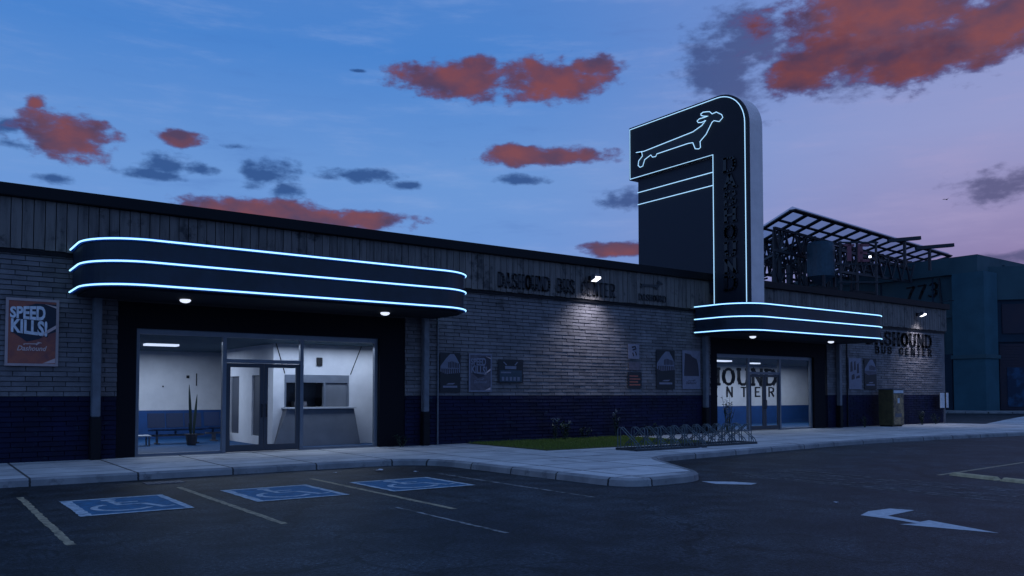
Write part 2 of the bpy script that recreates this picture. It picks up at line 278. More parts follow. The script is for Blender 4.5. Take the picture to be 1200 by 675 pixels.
# ------------------------------------------------------------------ mesh helpers
class MB:
    def __init__(s): s.v = []; s.f = []
    def add(s, vs, fs):
        o = len(s.v); s.v += [tuple(v) for v in vs]; s.f += [tuple(i + o for i in f) for f in fs]; return s
    def box(s, x0, x1, y0, y1, z0, z1):
        return s.add([(x0, y0, z0), (x1, y0, z0), (x1, y1, z0), (x0, y1, z0), (x0, y0, z1), (x1, y0, z1), (x1, y1, z1), (x0, y1, z1)],
                     [(0, 3, 2, 1), (4, 5, 6, 7), (0, 1, 5, 4), (1, 2, 6, 5), (2, 3, 7, 6), (3, 0, 4, 7)])
    def bar(s, a, b, w, h=None):
        h = h or w; a = Vector(a); b = Vector(b); d = (b - a).normalized()
        u = d.cross(Vector((0, 0, 1)));  u = Vector((1, 0, 0)) if u.length < 1e-4 else u.normalized(); n = u.cross(d)
        u = u * w / 2; n = n * h / 2
        return s.add([a - u - n, a + u - n, a + u + n, a - u + n, b - u - n, b + u - n, b + u + n, b - u + n],
                     [(0, 3, 2, 1), (4, 5, 6, 7), (0, 1, 5, 4), (1, 2, 6, 5), (2, 3, 7, 6), (3, 0, 4, 7)])
    def tube(s, pts, r, k=8, closed=False, radii=None):
        pts = [Vector(p) for p in pts]; n = len(pts); vs = []; prev = None
        for i, p in enumerate(pts):
            if closed: d = pts[(i + 1) % n] - pts[i - 1]
            else: d = pts[min(i + 1, n - 1)] - pts[max(i - 1, 0)]
            d.normalize()
            if prev is None:
                u = d.cross(Vector((0, 0, 1)))
                if u.length < .05: u = d.cross(Vector((0, 1, 0)))
            else: u = prev - d * prev.dot(d)
            u.normalize(); prev = u; w = d.cross(u); rr = radii[i] if radii else r
            vs += [p + (u * math.cos(2 * math.pi * j / k) + w * math.sin(2 * math.pi * j / k)) * rr for j in range(k)]
        fs = []
        for i in range(n if closed else n - 1):
            a = i * k; b = ((i + 1) % n) * k
            fs += [(a + j, a + (j + 1) % k, b + (j + 1) % k, b + j) for j in range(k)]
        if not closed: fs += [tuple(range(k))[::-1], tuple((n - 1) * k + j for j in range(k))]
        return s.add(vs, fs)
    def prism(s, poly, z0, z1):
        n = len(poly)
        return s.add([(x, y, z0) for x, y in poly] + [(x, y, z1) for x, y in poly],
                     [tuple(range(n))[::-1], tuple(range(n, 2 * n))] + [(i, (i + 1) % n, n + (i + 1) % n, n + i) for i in range(n)])
    def slab(s, pts, nrm, t):   # planar polygon thickened along nrm
        nrm = Vector(nrm) * t; n = len(pts); P = [Vector(p) for p in pts]
        return s.add(P + [p + nrm for p in P], [tuple(range(n))[::-1], tuple(range(n, 2 * n))] + [(i, (i + 1) % n, n + (i + 1) % n, n + i) for i in range(n)])
    def strip(s, path, z0, z1):   # vertical ribbon along an xy path
        for (a, b) in zip(path, path[1:]): s.add([(a[0], a[1], z0), (b[0], b[1], z0), (b[0], b[1], z1), (a[0], a[1], z1)], [(0, 1, 2, 3)])
        return s
    def build(s, name, m, parent=None, bevel=0, smooth=False):
        me = bpy.data.meshes.new(name)
        if parent is None:
            xs = [v[0] for v in s.v]; ys = [v[1] for v in s.v]; zs = [v[2] for v in s.v]
            o0 = Vector(((min(xs) + max(xs)) / 2, (min(ys) + max(ys)) / 2, min(zs)))
        else:
            o0 = Vector((0, 0, 0)); p = parent
            while p: o0 += p.location; p = p.parent
        me.from_pydata([tuple(Vector(v) - o0) for v in s.v], [], s.f); me.validate()
        bm = bmesh.new(); bm.from_mesh(me); bmesh.ops.recalc_face_normals(bm, faces=bm.faces)
        if bevel: bmesh.ops.bevel(bm, geom=[e for e in bm.edges if len(e.link_faces) == 2 and e.calc_face_angle(0) > .5], offset=bevel, segments=2, affect='EDGES')
        bm.to_mesh(me); bm.free()
        if smooth: me.shade_smooth()
        me.materials.append(m)
        o = bpy.data.objects.new(name, me); COL.objects.link(o)
        if parent is None: o.location = o0
        else: o.parent = parent
        return o
def empty(name, loc, label=None, cat=None, group=None):
    o = bpy.data.objects.new(name, None); COL.objects.link(o); o.location = loc; o.empty_display_size = .2
    return tag(o, label, cat, group)
def tag(o, label=None, cat=None, group=None, kind=None):
    if label: o['label'] = label
    if cat: o['category'] = cat
    if group: o['group'] = group
    if kind: o['kind'] = kind
    return o
def struct(o): o['kind'] = 'structure'; return o

_tc = {}
def text_geo(txt, bold=0, shear=0, space=1):
    key = (txt, bold, shear, space)
    if key in _tc: return _tc[key]
    cu = bpy.data.curves.new('txt', 'FONT'); cu.body = txt; cu.offset = bold; cu.shear = shear; cu.space_character = space; cu.extrude = 0; cu.resolution_u = 3
    ob = bpy.data.objects.new('txt', cu); COL.objects.link(ob)
    dg = bpy.context.evaluated_depsgraph_get(); me = bpy.data.meshes.new_from_object(ob.evaluated_get(dg))
    vs = [tuple(v.co) for v in me.vertices]; fs = [tuple(p.vertices) for p in me.polygons]
    bpy.data.objects.remove(ob); bpy.data.curves.remove(cu); bpy.data.meshes.remove(me)
    xs = [v[0] for v in vs]; ys = [v[1] for v in vs]; x0, x1, y0, y1 = min(xs), max(xs), min(ys), max(ys)
    vs = [((x - x0) / (x1 - x0), (y - y0) / (y1 - y0)) for x, y, _ in vs]
    _tc[key] = (vs, fs); return _tc[key]
def text_add(mb, txt, org, ux, uy, w, h, warp=None, **k):
    vs, fs = text_geo(txt, **k); org, ux, uy = Vector(org), Vector(ux), Vector(uy)
    out = []
    for x, y in vs:
        if warp: x, y = warp(x, y)
        out.append(org + ux * (x * w) + uy * (y * h))
    mb.add(out, fs); return mb
# slab-serif capitals drawn as strokes on a 0..1 grid
SLAB = {
 'D': [[(.12, 0), (.12, 1)], 'arc'], 'A': [[(.12, 0), (.5, 1), (.88, 0)], [(.26, .36), (.74, .36)]],
 'S': [[(.85, .72), (.82, .9), (.62, 1), (.36, 1), (.16, .88), (.14, .70), (.28, .57), (.5, .51), (.72, .44), (.86, .30), (.84, .12), (.64, 0), (.36, 0), (.17, .1), (.14, .28)]],
 'H': [[(.16, 0), (.16, 1)], [(.84, 0), (.84, 1)], [(.16, .5), (.84, .5)]],
 'O': [[(.5 + .38 * math.cos(a), .5 + .5 * math.sin(a)) for a in [i * math.pi / 10 for i in range(21)]]],
 'U': [[(.16, 1), (.16, .35), (.22, .12), (.38, 0), (.62, 0), (.78, .12), (.84, .35), (.84, 1)]],
 'N': [[(.16, 0), (.16, 1)], [(.84, 0), (.84, 1)], [(.16, 1), (.84, 0)]],
 'B': [[(.18, 0), (.18, 1), (.55, 1), (.74, .92), (.78, .76), (.7, .58), (.5, .52), (.18, .52)], [(.5, .52), (.76, .44), (.84, .26), (.76, .08), (.55, 0), (.18, 0)]],
 'C': [[(.86, .74), (.76, .93), (.5, 1), (.24, .9), (.13, .66), (.13, .34), (.24, .1), (.5, 0), (.76, .07), (.86, .26)]],
 'E': [[(.84, 1), (.18, 1), (.18, 0), (.84, 0)], [(.18, .5), (.68, .5)]],
 'T': [[(.08, 1), (.92, 1)], [(.5, 0), (.5, 1)]],
 'R': [[(.18, 0), (.18, 1), (.58, 1), (.8, .9), (.84, .74), (.78, .56), (.58, .48), (.18, .48)], [(.5, .48), (.86, 0)]],
 '7': [[(.12, 1), (.88, 1), (.6, .5), (.42, 0)]], '3': [[(.14, .9), (.34, 1), (.64, 1), (.84, .84), (.82, .64), (.62, .53), (.4, .52)], [(.62, .53), (.86, .40), (.88, .18), (.68, 0), (.34, 0), (.12, .12)]],
}
SERIF = {'D': [(.12, 0), (.12, 1)], 'A': [(.12, 0), (.88, 0)], 'H': [(.16, 0), (.16, 1), (.84, 0), (.84, 1)], 'U': [(.16, 1), (.84, 1)], 'N': [(.16, 0), (.16, 1), (.84, 0)],
         'B': [(.18, 0), (.18, 1)], 'E': [(.18, 0), (.18, 1)], 'T': [(.5, 0)], 'R': [(.18, 0), (.18, 1), (.86, 0)]}
def slab_letter(mb, ch, org, ux, uy, w, h, st, nrm, thick=.03, serif=True):
    org, ux, uy, nrm = Vector(org), Vector(ux), Vector(uy), Vector(nrm)
    def P(p): return org + ux * (p[0] * w) + uy * (p[1] * h)
    def seg(a, b, wd):
        a = P(a); b = P(b); d = (b - a)
        if d.length < 1e-5: return
        d.normalize(); s = nrm.cross(d) * wd / 2; a = a - d * wd * .3; b = b + d * wd * .3
        mb.slab([a - s, b - s, b + s, a + s], nrm, thick)
    for stq in SLAB[ch]:
        if stq == 'arc':
            stq = [(.12, 1), (.45, 1), (.70, .92), (.85, .72), (.88, .5), (.85, .28), (.70, .08), (.45, 0), (.12, 0)]
        for a, b in zip(stq, stq[1:]):
            v = abs(b[0] - a[0]) * w < abs(b[1] - a[1]) * h
            seg(a, b, st if v else st * .55)
    if serif:
        for p in SERIF.get(ch, []):
            o = .15
            seg((p[0] - o, p[1]), (p[0] + o, p[1]), st * .5)
def slab_word(mb, word, org, ux, uy, total, h, st, nrm, thick=.03, gap=.12, serif=True):
    n = len(word); cw = total / n; org = Vector(org)
    for i, ch in enumerate(word):
        if ch == ' ': continue
        slab_letter(mb, ch, org + Vector(ux) * (i * cw + cw * gap / 2), ux, uy, cw * (1 - gap), h, st, nrm, thick, serif)
    return mb
def slab_letters(word, org, ux, uy, total, h, st, nrm, thick, gap, serif, m, par):
    cw = total / len(word)
    for i, ch in enumerate(word):
        if ch != ' ':
            mb = MB(); slab_letter(mb, ch, Vector(org) + Vector(ux) * (i * cw + cw * gap / 2), ux, uy, cw * (1 - gap), h, st, nrm, thick, serif); mb.build('wall_letter', m, par)
FX, FZ, FN = (1, 0, 0), (0, 0, 1), (0, -1, 0)   # facade writing axes

# ------------------------------------------------------------------ ground
g = MB().add([(-300, -300, 0), (400, -300, 0), (400, 400, 0), (-300, 400, 0)], [(0, 1, 2, 3)]).build('ground', M['asphalt']); struct(g)

def fillet(path, rads, k=7):
    out = [Vector(path[0])]
    for i in range(1, len(path) - 1):
        p = Vector(path[i]); a = (Vector(path[i - 1]) - p); b = (Vector(path[i + 1]) - p); r = rads[i]
        if not r: out.append(p); continue
        a.normalize(); b.normalize(); p0 = p + a * r; p1 = p + b * r
        for j in range(k + 1):
            t = j / k; out.append(p0 * (1 - t) ** 2 + p * 2 * t * (1 - t) + p1 * t * t)
    out.append(Vector(path[-1])); return out
kp = [(-40, 17.9), (10.4, 17.9), (10.75, 11.0), (12.95, 11.05), (15.15, 14.75), (27, 15.9), (38, 15.0), (52, 12.6), (110, 2)]
kerb = fillet(kp, [0, 1.5, .8, .75, 1.0, 3, 4, 4, 0])
def offset(path, d):
    out = []
    for i, p in enumerate(path):
        t = (path[min(i + 1, len(path) - 1)] - path[max(i - 1, 0)]).normalized(); out.append(p + Vector((-t.y, t.x)) * d)
    return out
kin = offset(kerb, .16); kb = offset(kerb, .03)
back = [(110, 38), (58, 23.9), (45.6, 20.2), (45.3, 22.25), (-40, 22.25)]
poly = [tuple(p) for p in kin] + back
MB().prism(poly, -.05, .146).build('pavement', M['slab'])['kind'] = 'structure'
mk = MB(); n = len(kerb)
vs = []; 
for i in range(n):
    o, b, c = kerb[i], kb[i], kin[i]; b2 = offset(kerb, .06)[i] if False else kb[i] + (c - b) * .25
    vs += [(o.x, o.y, -.02), (o.x + (b.x - o.x) * .4, o.y + (b.y - o.y) * .4, .115), (b2.x, b2.y, .152), (c.x, c.y, .152), (c.x, c.y, -.02)]
fs = []
for i in range(n - 1):
    for j in range(4): fs.append((i * 5 + j, (i + 1) * 5 + j, (i + 1) * 5 + j + 1, i * 5 + j + 1))
mk.add(vs, fs); struct(mk.build('kerb', M['kerb']))

# lawn strip in front of the brick wall
struct(MB().box(14.45, 21.4, 18.05, 22.2, .13, .165).build('lawn', M['soil']))
gr = MB(); rg = random.Random(3)
for i in range(20000):
    x = rg.uniform(14.5, 21.35); y = rg.uniform(18.08, 22.15); h = rg.uniform(.03, .085); a = rg.uniform(0, 6.28); w = .007
    dx, dy = math.cos(a) * w, math.sin(a) * w; lx, ly = rg.uniform(-.03, .03), rg.uniform(-.03, .03)
    gr.add([(x - dx, y - dy, .16), (x + dx, y + dy, .16), (x + lx, y + ly, .16 + h)], [(0, 1, 2)])
tag(gr.build('grass', M['grass']), 'short green grass in the strip below the brick wall', 'grass', kind='stuff')

# ------------------------------------------------------------------ painted markings
def quad(mb, x0, x1, y0, y1, z): return mb.add([(x0, y0, z), (x1, y0, z), (x1, y1, z), (x0, y1, z)], [(0, 1, 2, 3)])
def ragged(mb, x0, x1, y0, y1, z, jit=.012, step=.12):
    L_ = y1 - y0; n = max(2, int(L_ / step)); v = []
    for i in range(n + 1):
        y = y0 + L_ * i / n; v += [(x0 + random.uniform(-jit, jit), y, z), (x1 + random.uniform(-jit, jit), y, z)]
    mb.add(v, [(2 * i, 2 * i + 1, 2 * i + 3, 2 * i + 2) for i in range(n)]); return mb
lines = MB()
for x, y0, y1 in ((-1.0, 10.7, 16.1), (1.55, 10.7, 16.1), (4.10, 10.75, 16.1), (6.70, 10.6, 16.1)): ragged(lines, x - .05, x + .05, y0, y1, .004)
struct(lines.build('parking_lines', M['linepaint']))
faint = MB()
ragged(faint, 9.32, 9.39, 10.4, 15.5, .004, .015); ragged(faint, 6.05, 6.11, 8.4, 11.3, .004, .015)
# worn streaks running across the lane on the right
rs = random.Random(11)
for k in range(11):
    x = 14.35 + k * .20 + rs.uniform(-.04, .04); y = 11.9 - rs.uniform(0, .8)
    while y > 3.5 + k * .25:
        l = rs.uniform(.2, 2.2) if k > 0 else rs.uniform(2, 4); w = rs.uniform(.010, .026)
        ragged(faint, x - w, x + w, y - l, y, .004, .004, .3); y -= l + (rs.uniform(.1, 1.6) if k > 0 else .1)
struct(faint.build('worn_paint_streaks', M['thinpaint']))
lm = MB(); a = Vector((17.8, 8.85)); b = Vector((22.83, 9.2)); d = (b - a).normalized(); s = Vector((-d.y, d.x)) * .05
lm.add([(a - s).to_3d() + Vector((0, 0, .004)), (b - s).to_3d() + Vector((0, 0, .004)), (b + s).to_3d() + Vector((0, 0, .004)), (a + s).to_3d() + Vector((0, 0, .004))], [(0, 1, 2, 3)])
struct(lm.build('bay_line', M['linepaint']))

# accessible bays: blue panel, pale border, wheelchair symbol
def bay(x0, x1, y0, y1, name, left=.16):
    bl = MB(); quad(bl, x0 + .03, x1 - .03, y0 + .03, y1 - .03, .004); e = empty(name, ((x0 + x1) / 2, (y0 + y1) / 2, 0)); e['kind'] = 'structure'
    bl.build('blue_panel', M['bluepaint'], e)
    pm = MB(); ragged(pm, x0, x0 + left, y0, y1, .008, .012); ragged(pm, x1 - .11, x1, y0, y1, .008, .01)
    quad(pm, x0 + left, x1 - .11, y0, y0 + .10, .008); quad(pm, x0 + left, x1 - .11, y1 - .11, y1, .008)
    pm.build('pale_border', M['palepaint'], e)
    sm = MB(); cx = (x0 + x1) / 2 + .02; W_ = (x1 - x0) / 1.55; H_ = (y1 - y0) / 2.05
    def T(p): return Vector((cx + p[0] * W_, y0 + (y1 - y0) / 2 + p[1] * H_, .008))
    def thick(pts, w, closed=False):
        P_ = [Vector(p) for p in pts]; out = []
        for i, p in enumerate(P_):
            t = (P_[min(i + 1, len(P_) - 1)] - P_[max(i - 1, 0)]).normalized(); nn = Vector((-t.y, t.x)) * w / 2; out += [T(p - nn), T(p + nn)]
        sm.add(out, [(2 * i, 2 * i + 1, 2 * i + 3, 2 * i + 2) for i in range(len(P_) - 1)])
    arc = [(-.10 + .40 * math.cos(a), -.26 + .42 * math.sin(a)) for a in [R(118 + i * 15) for i in range(15)]]
    thick(arc, .10)
    sm.add([T((-.14 + .115 * math.cos(R(i * 30)), .72 + .115 * math.sin(R(i * 30)))) for i in range(12)], [tuple(range(12))])
    thick([(-.14, .56), (-.10, .02), (.24, .02), (.42, -.56), (.60, -.50)], .11)
    thick([(-.12, .32), (.22, .30)], .09)
    o = sm.build('wheelchair_symbol', M['palepaint'], e)
    return e
bay(2.0, 3.57, 13.05, 15.09, 'accessible_bay_marking'); bay(4.56, 6.17, 13.15, 15.08, 'accessible_bay_marking', .14); bay(7.0, 8.75, 13.1, 14.95, 'accessible_bay_marking', .09)

ar = [(11.06, 6.62), (11.52, 6.77), (12.05, 6.74), (12.17, 6.42), (11.32, 6.36), (11.14, 5.80), (11.38, 5.80), (11.14, 5.05), (11.04, 4.75), (10.72, 5.86), (10.98, 5.75), (11.06, 6.15)]
struct(MB().add([(x, y, .004) for x, y in ar], [tuple(range(len(ar)))]).build('turn_arrow', M['arrowpaint']))
struct(MB().add([(12.75, 11.02, .004), (12.62, 10.55, .004), (13.05, 10.05, .004), (13.35, 10.15, .004), (13.2, 10.6, .004)], [(0, 1, 2, 3, 4)]).build('worn_paint_patch', M['arrowpaint']))
# drain cover by the kerb
dc = MB().box(3.72, 4.42, 16.85, 17.25, .002, .012)
for i in range(6): dc.box(3.78 + i * .1, 3.83 + i * .1, 16.9, 17.2, .012, .018)
tag(dc.build('drain_cover', M['iron']), 'flat worn drain cover in the asphalt beside the near kerb', 'drain cover')

def wheelstop(a, b, label):
    a = Vector(a); b = Vector(b); d = (b - a).normalized(); s = Vector((-d.y, d.x)); mb = MB(); vs = []
    for p, in_ in ((a, .05), (b, -.05)):
        for off, z in ((-.10, .0), (-.075, .05), (-.04, .07), (.04, .07), (.075, .05), (.10, 0)):
            q = p + s * off + d * (in_ if z else 0); vs.append((q.x, q.y, z + .001))
    fs = [(i, i + 1, 7 + i, 6 + i) for i in range(5)] + [(5, 0, 6, 11), tuple(range(6)), tuple(range(6, 12))]
    return tag(mb.add(vs, fs).build('wheel_stop', M['wheelstop']), label, 'wheel stop', 'wheel stops at the head of the right-hand bays')
wheelstop((18.05, 8.68), (17.72, 7.62), 'dull yellow concrete wheel stop touching the diagonal bay line')
wheelstop((17.70, 7.52), (17.35, 6.30), 'dull yellow wheel stop farther right, cut by the picture edge')

# ------------------------------------------------------------------ bus station building
YW = 22.2
ST = empty('bus_station', (19, YW, 0), 'long low grey brick bus station with blue base and black roof edge', 'bus station')
OPEN = [(4.15, 12.23), (26.3, 34.5)]; OZ = 4.05; X0, X1 = -14.0, 45.3
bx = MB(); back_ = MB(); bb = MB(); backb = MB()
for a, b in ((X0, OPEN[0][0]), (OPEN[0][1], OPEN[1][0]), (OPEN[1][1], X1)):
    MB().box(a, b, YW + .028, YW + .4, 1.66, 5.2).build('mortar_bed', M['mortar'], ST); MB().box(a, b, YW + .028, YW + .4, .1, 1.66).build('mortar_bed', M['mortar_blue'], ST)
for a, b in OPEN: MB().box(a, b, YW + .028, YW + .4, OZ, 5.2).build('mortar_bed', M['mortar'], ST)
rb = random.Random(2)
BH, BL = .118, .56
z = .15; row = 0
while z < 5.15:
    x = X0 - (row % 2) * BL / 2 - rb.uniform(0, .1)
    while x < X1:
        a, b = max(x, X0), min(x + BL - .014, X1); z1 = min(z + BH - .016, 5.2)
        cuts = [(a, b)]
        if z < OZ:
            for o0, o1 in OPEN:
                nc = []
                for p, q in cuts:
                    if q <= o0 or p >= o1: nc.append((p, q))
                    else:
                        if p < o0: nc.append((p, o0))
                        if q > o1: nc.append((o1, q))
                cuts = nc
        for p, q in cuts:
            if q - p < .03: continue
            j = rb.uniform(-.006, .006); ti = rb.uniform(.004, .012)   # lower edge leans out a little
            tgt = bx if z > 1.6 else bb
            y = YW + j
            tgt.add([(p, y - ti, z), (q, y - ti, z), (q, YW + .05, z), (p, YW + .05, z), (p + .004, y + .008, z1), (q - .004, y + .008, z1), (q, YW + .05, z1 + .006), (p, YW + .05, z1 + .006)],
                    [(0, 1, 5, 4), (4, 5, 6, 7), (0, 3, 2, 1), (0, 4, 7, 3), (1, 2, 6, 5)])
        x += BL
    z += BH; row += 1
bw = bx.build('brick_wall', M['brick'], ST)
bwl = bb.build('painted_brick_base', M['brick_blue'], ST); bwl['label'] = 'navy blue painted lower courses of the wall'
# end and rear walls
ew = MB().box(X1, X1 + .3, YW + .02, 48, .05, 6.2).box(X0, X0 + .3, YW + .41, 48, .05, 6.2).box(X0 + .3, X1, 47.7, 48, .05, 6.2)
ew.build('side_wall', M['brick'], ST)
# boarded parapet, each board its own width
pm = MB(); x = X0
while x < X1 + .3:
    w = rb.uniform(.225, .24); j = rb.uniform(-.006, .006)
    pm.box(x, min(x + w - .018, X1 + .32), YW - .11 + j, YW + .02 + j, 5.13 + rb.uniform(-.015, .015), 6.30); x += w
pm.build('board_parapet', M['board'], ST)
MB().box(X0, X1 + .3, YW + .04, YW + .38, 5.21, 6.28).build('parapet_backing', M['black'], ST)
MB().box(X0, X1 + .31, YW - .06, YW + .03, 5.02, 5.11).build('ledge', M['black'], ST)
MB().box(X0 - .1, X1 + .45, YW - .26, YW + .45, 6.31, 6.60).build('roof_trim', M['black'], ST, bevel=.015)
MB().box(X0, X1 + .3, YW + .46, 48, 6.2, 6.3).build('roof', M['roof'], ST)
MB().box(X0, X1, YW + .42, YW + .6, 5.3, 6.19).build('parapet_rear', M['black'], ST)

# shop front recess and glazing, same for both entrances
GX = [.50, 2.68, 4.85, 7.18]
def entrance(ox, flip):
    yg = YW + .22
    r = MB()
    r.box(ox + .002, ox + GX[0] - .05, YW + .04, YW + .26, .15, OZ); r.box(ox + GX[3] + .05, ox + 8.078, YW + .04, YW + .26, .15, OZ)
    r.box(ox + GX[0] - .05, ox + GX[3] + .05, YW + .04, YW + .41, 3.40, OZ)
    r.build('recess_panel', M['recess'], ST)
    f = MB(); f.box(ox + GX[0] - .05, ox + GX[3] + .05, yg - .05, yg + .07, 3.26, 3.40)
    for i, gx in enumerate(GX): f.box(ox + gx - .05, ox + gx + .05, yg - .053, yg + .07, .15, 3.26)
    f.box(ox + GX[1] + .05, ox + GX[2] - .05, yg - .04, yg + .06, 2.58, 2.68)
    f.box(ox + GX[0] + .05, ox + GX[1] - .05, yg - .04, yg + .06, .15, .22); f.box(ox + GX[2] + .05, ox + GX[3] - .05, yg - .04, yg + .06, .15, .22)
    fo = f.build('shop_front_frame', M['alu'], ST)
    for a, b, z0, z1 in ((GX[0] + .05, GX[1] - .05, .22, 3.26), (GX[2] + .05, GX[3] - .05, .22, 3.26), (GX[1] + .05, GX[2] - .05, 2.68, 3.26)):
        MB().add([(ox + a, yg + .01, z0), (ox + b, yg + .01, z0), (ox + b, yg + .01, z1), (ox + a, yg + .01, z1)], [(0, 1, 2, 3)]).build('window_pane', M['glass'], fo)
    mid = (GX[1] + GX[2]) / 2
    for a, b, hs in ((GX[1] + .055, mid - .005, 1), (mid + .005, GX[2] - .055, -1)):
        d = MB(); z0, z1 = .17, 2.57; y0, y1 = yg - .03, yg + .03
        d.box(ox + a, ox + a + .11, y0, y1, z0, z1); d.box(ox + b - .11, ox + b, y0, y1, z0, z1)
        d.box(ox + a + .11, ox + b - .11, y0 + .002, y1 - .002, z1 - .11, z1); d.box(ox + a + .11, ox + b - .11, y0 + .002, y1 - .002, z0, z0 + .18)
        do = d.build('entrance_door', M['door_frame'], ST)
        MB().add([(ox + a + .11, yg, z0 + .18), (ox + b - .11, yg, z0 + .18), (ox + b - .11, yg, z1 - .11), (ox + a + .11, yg, z1 - .11)], [(0, 1, 2, 3)]).build('door_glass', M['glass'], do)
        hx = ox + (b - .06 if hs == 1 else a + .06)
        MB().tube([(hx, y0 - .0, 1.1), (hx, y0 - .06, 1.1), (hx, y0 - .06, 1.45), (hx, y0, 1.45)], .014, 6).build('handle', M['ink'], do)
    MB().box(ox + GX[0] - .3, ox + GX[3] + .3, YW + .02, YW + .9, .10, .155).build('threshold', M['kerb'], ST)
for ox, _ in OPEN: entrance(ox, 0)

# rooms behind the glass
def room(x0, x1, yb, dado):
    MB().add([(x0, YW + .5, .16), (x1, YW + .5, .16), (x1, yb, .16), (x0, yb, .16)], [(0, 1, 2, 3)]).build('room_floor', M['floor_in'], ST)
    MB().box(x0, x1, YW + .42, yb, 3.26, 3.34).build('ceiling', M['ceil'], ST)
    w = MB().box(x0, x1, yb, yb + .1, dado, 3.26).box(x0 - .1, x0, YW + .5, yb + .1, dado, 3.26).box(x1, x1 + .1, YW + .5, yb + .1, dado, 3.26).build('room_wall', M['wall_in'], ST)
    MB().box(x0, x1, yb - .01, yb + .1, .16, dado).box(x0 - .1, x0 + .01, YW + .5, yb + .1, .16, dado).box(x1 - .01, x1 + .1, YW + .5, yb + .1, .16, dado).build('room_dado', M['dado'], ST)
    # inner face of the front wall, so no daylight leaks in
    MB().box(x0, x0 + .5 if x0 < 4 else x0 + .3, YW + .41, YW + .49, .16, 3.26).build('front_lining', M['wall_in'], ST)
    return w
room(1.6, 14.2, 31.0, 1.15)
rw = room(25.0, 44.9, 27.5, 1.10)
for X_, Y_, w_, d_ in ((6.2, 26.6, .95, .4), (4.9, 25.6, .5, .3), (29.6, 24.6, 1.6, .4), (33.6, 25.6, .6, .25)):
    lo = MB().box(X_ - w_ / 2, X_ + w_ / 2, Y_ - d_ / 2, Y_ + d_ / 2, 3.20, 3.258).build('ceiling_lamp', M['lamp'], ST)
def area(x, y, z, sx, sy, e, col, parent=ST):
    d = bpy.data.lights.new('room_fill', 'AREA'); d.shape = 'RECTANGLE'; d.size = sx; d.size_y = sy; d.energy = e; d.color = col
    o = bpy.data.objects.new('room_fill', d); COL.objects.link(o); o.parent = parent; o.location = Vector((x, y, z)) - parent.location; return o
COOL = (.68, .80, 1)
area(5.8, 28.2, 3.16, 4.5, 3, 190, COOL); area(9.5, 23.2, 3.16, 6, .5, 110, COOL); area(33, 25.2, 3.16, 13, 1.6, 300, COOL)  # unseen fill lights added under the ceilings to brighten the rooms evenly
for X_, Z_, w_, h_ in ((8.15, 2.35, .10, .10), (8.45, 2.25, .03, .45), (6.15, 1.42, .09, .11), (7.3, 2.0, .05, .05)):
    MB().box(X_ - w_ / 2, X_ + w_ / 2, 30.97, 30.99, Z_ - h_ / 2, Z_ + h_ / 2).build('wall_fitting', M['ink'], ST)
# lettering painted on the inner wall of the second room
x_r = 38.05; cw = 1.17
slab_word(MB(), 'DASHOUND', (x_r - 8 * cw, 27.49, 2.22), FX, FZ, 8 * cw, .78, .26, FN, .005).build('wall_lettering', M['ink'], ST)
slab_letters('BUS CENTER', (x_r - 10 * 1.15, 27.49, 1.60), FX, FZ, 10 * 1.15, .46, .13, FN, .005, .5, False, M['ink'], ST)

# canopy supports and pipes
for px in (3.66, 12.86, 25.85, 35.25):
    p = MB().box(px - .10, px + .10, YW - .22, YW - .035, 1.18, 5.05).build('canopy_post', M['pipe'], ST, bevel=.02)
    MB().box(px - .12, px + .12, YW - .24, YW - .03, .14, 1.18).build('post_shoe', M['black'], p, bevel=.02)
MB().tube([(13.36, YW - .05, .15), (13.36, YW - .05, 5.0)], .028, 8).build('conduit', M['pipe'], ST)
MB().tube([(36.05, YW - .05, .15), (36.05, YW - .05, 5.0)], .03, 8).build('conduit', M['black'], ST)

# canopies with neon bands
def arc_path(xl, xr, yb, yf, r, k=12):
    p = [(xl, yb), (xl, yf + r)]
    p += [(xl + r - r * math.cos(a), yf + r - r * math.sin(a)) for a in [i * math.pi / 2 / k for i in range(1, k + 1)]]
    p += [(xr - r + r * math.sin(a), yf + r - r * math.cos(a)) for a in [i * math.pi / 2 / k for i in range(0, k + 1)]]
    p += [(xr, yb)]
    return p
def canopy(xl, xr):
    yb = YW - .14; c = MB().prism(arc_path(xl, xr, yb, 19.65, 1.25), 4.12, 5.22).build('canopy', M['fascia'], ST)
    MB().prism(arc_path(xl + .1, xr - .1, yb, 19.75, 1.2), 4.07, 4.117).build('soffit', M['soffit'], c)
    for z in (4.17, 4.69, 5.19):
        halo_rail = MB(); pp = arc_path(xl - .02, xr + .02, yb, 19.63, 1.27)
        halo_rail.tube([(x, y, z) for x, y in pp], .042, 8).build('neon_halo_rail', M['halo_rail'], c)
        pn = arc_path(xl - .065, xr + .065, yb, 19.585, 1.315)
        MB().tube([(x, y, z) for x, y in pn], .019, 8).build('neon_tube', M['neon'], c, smooth=True)
    for dx in (2.35, 7.85):
        X_ = xl + dx; Y_ = 21.1
        MB().tube([(X_, Y_, 4.068), (X_, Y_, 4.045), (X_, Y_, 4.01), (X_, Y_, 3.985)], 1, 14, radii=[.12, .135, .11, .05]).build('downlight', M['lamp'], c)
        d = bpy.data.lights.new('downlight_beam', 'SPOT'); d.energy = 9; d.color = (.8, .86, 1); d.spot_size = R(110); d.spot_blend = .8; d.shadow_soft_size = .12
        o = bpy.data.objects.new('downlight_beam', d); COL.objects.link(o); o.parent = c; o.location = Vector((X_, Y_, 3.9)) - ST.location
    return c
canopy(3.11, 13.27); canopy(25.25, 35.55)

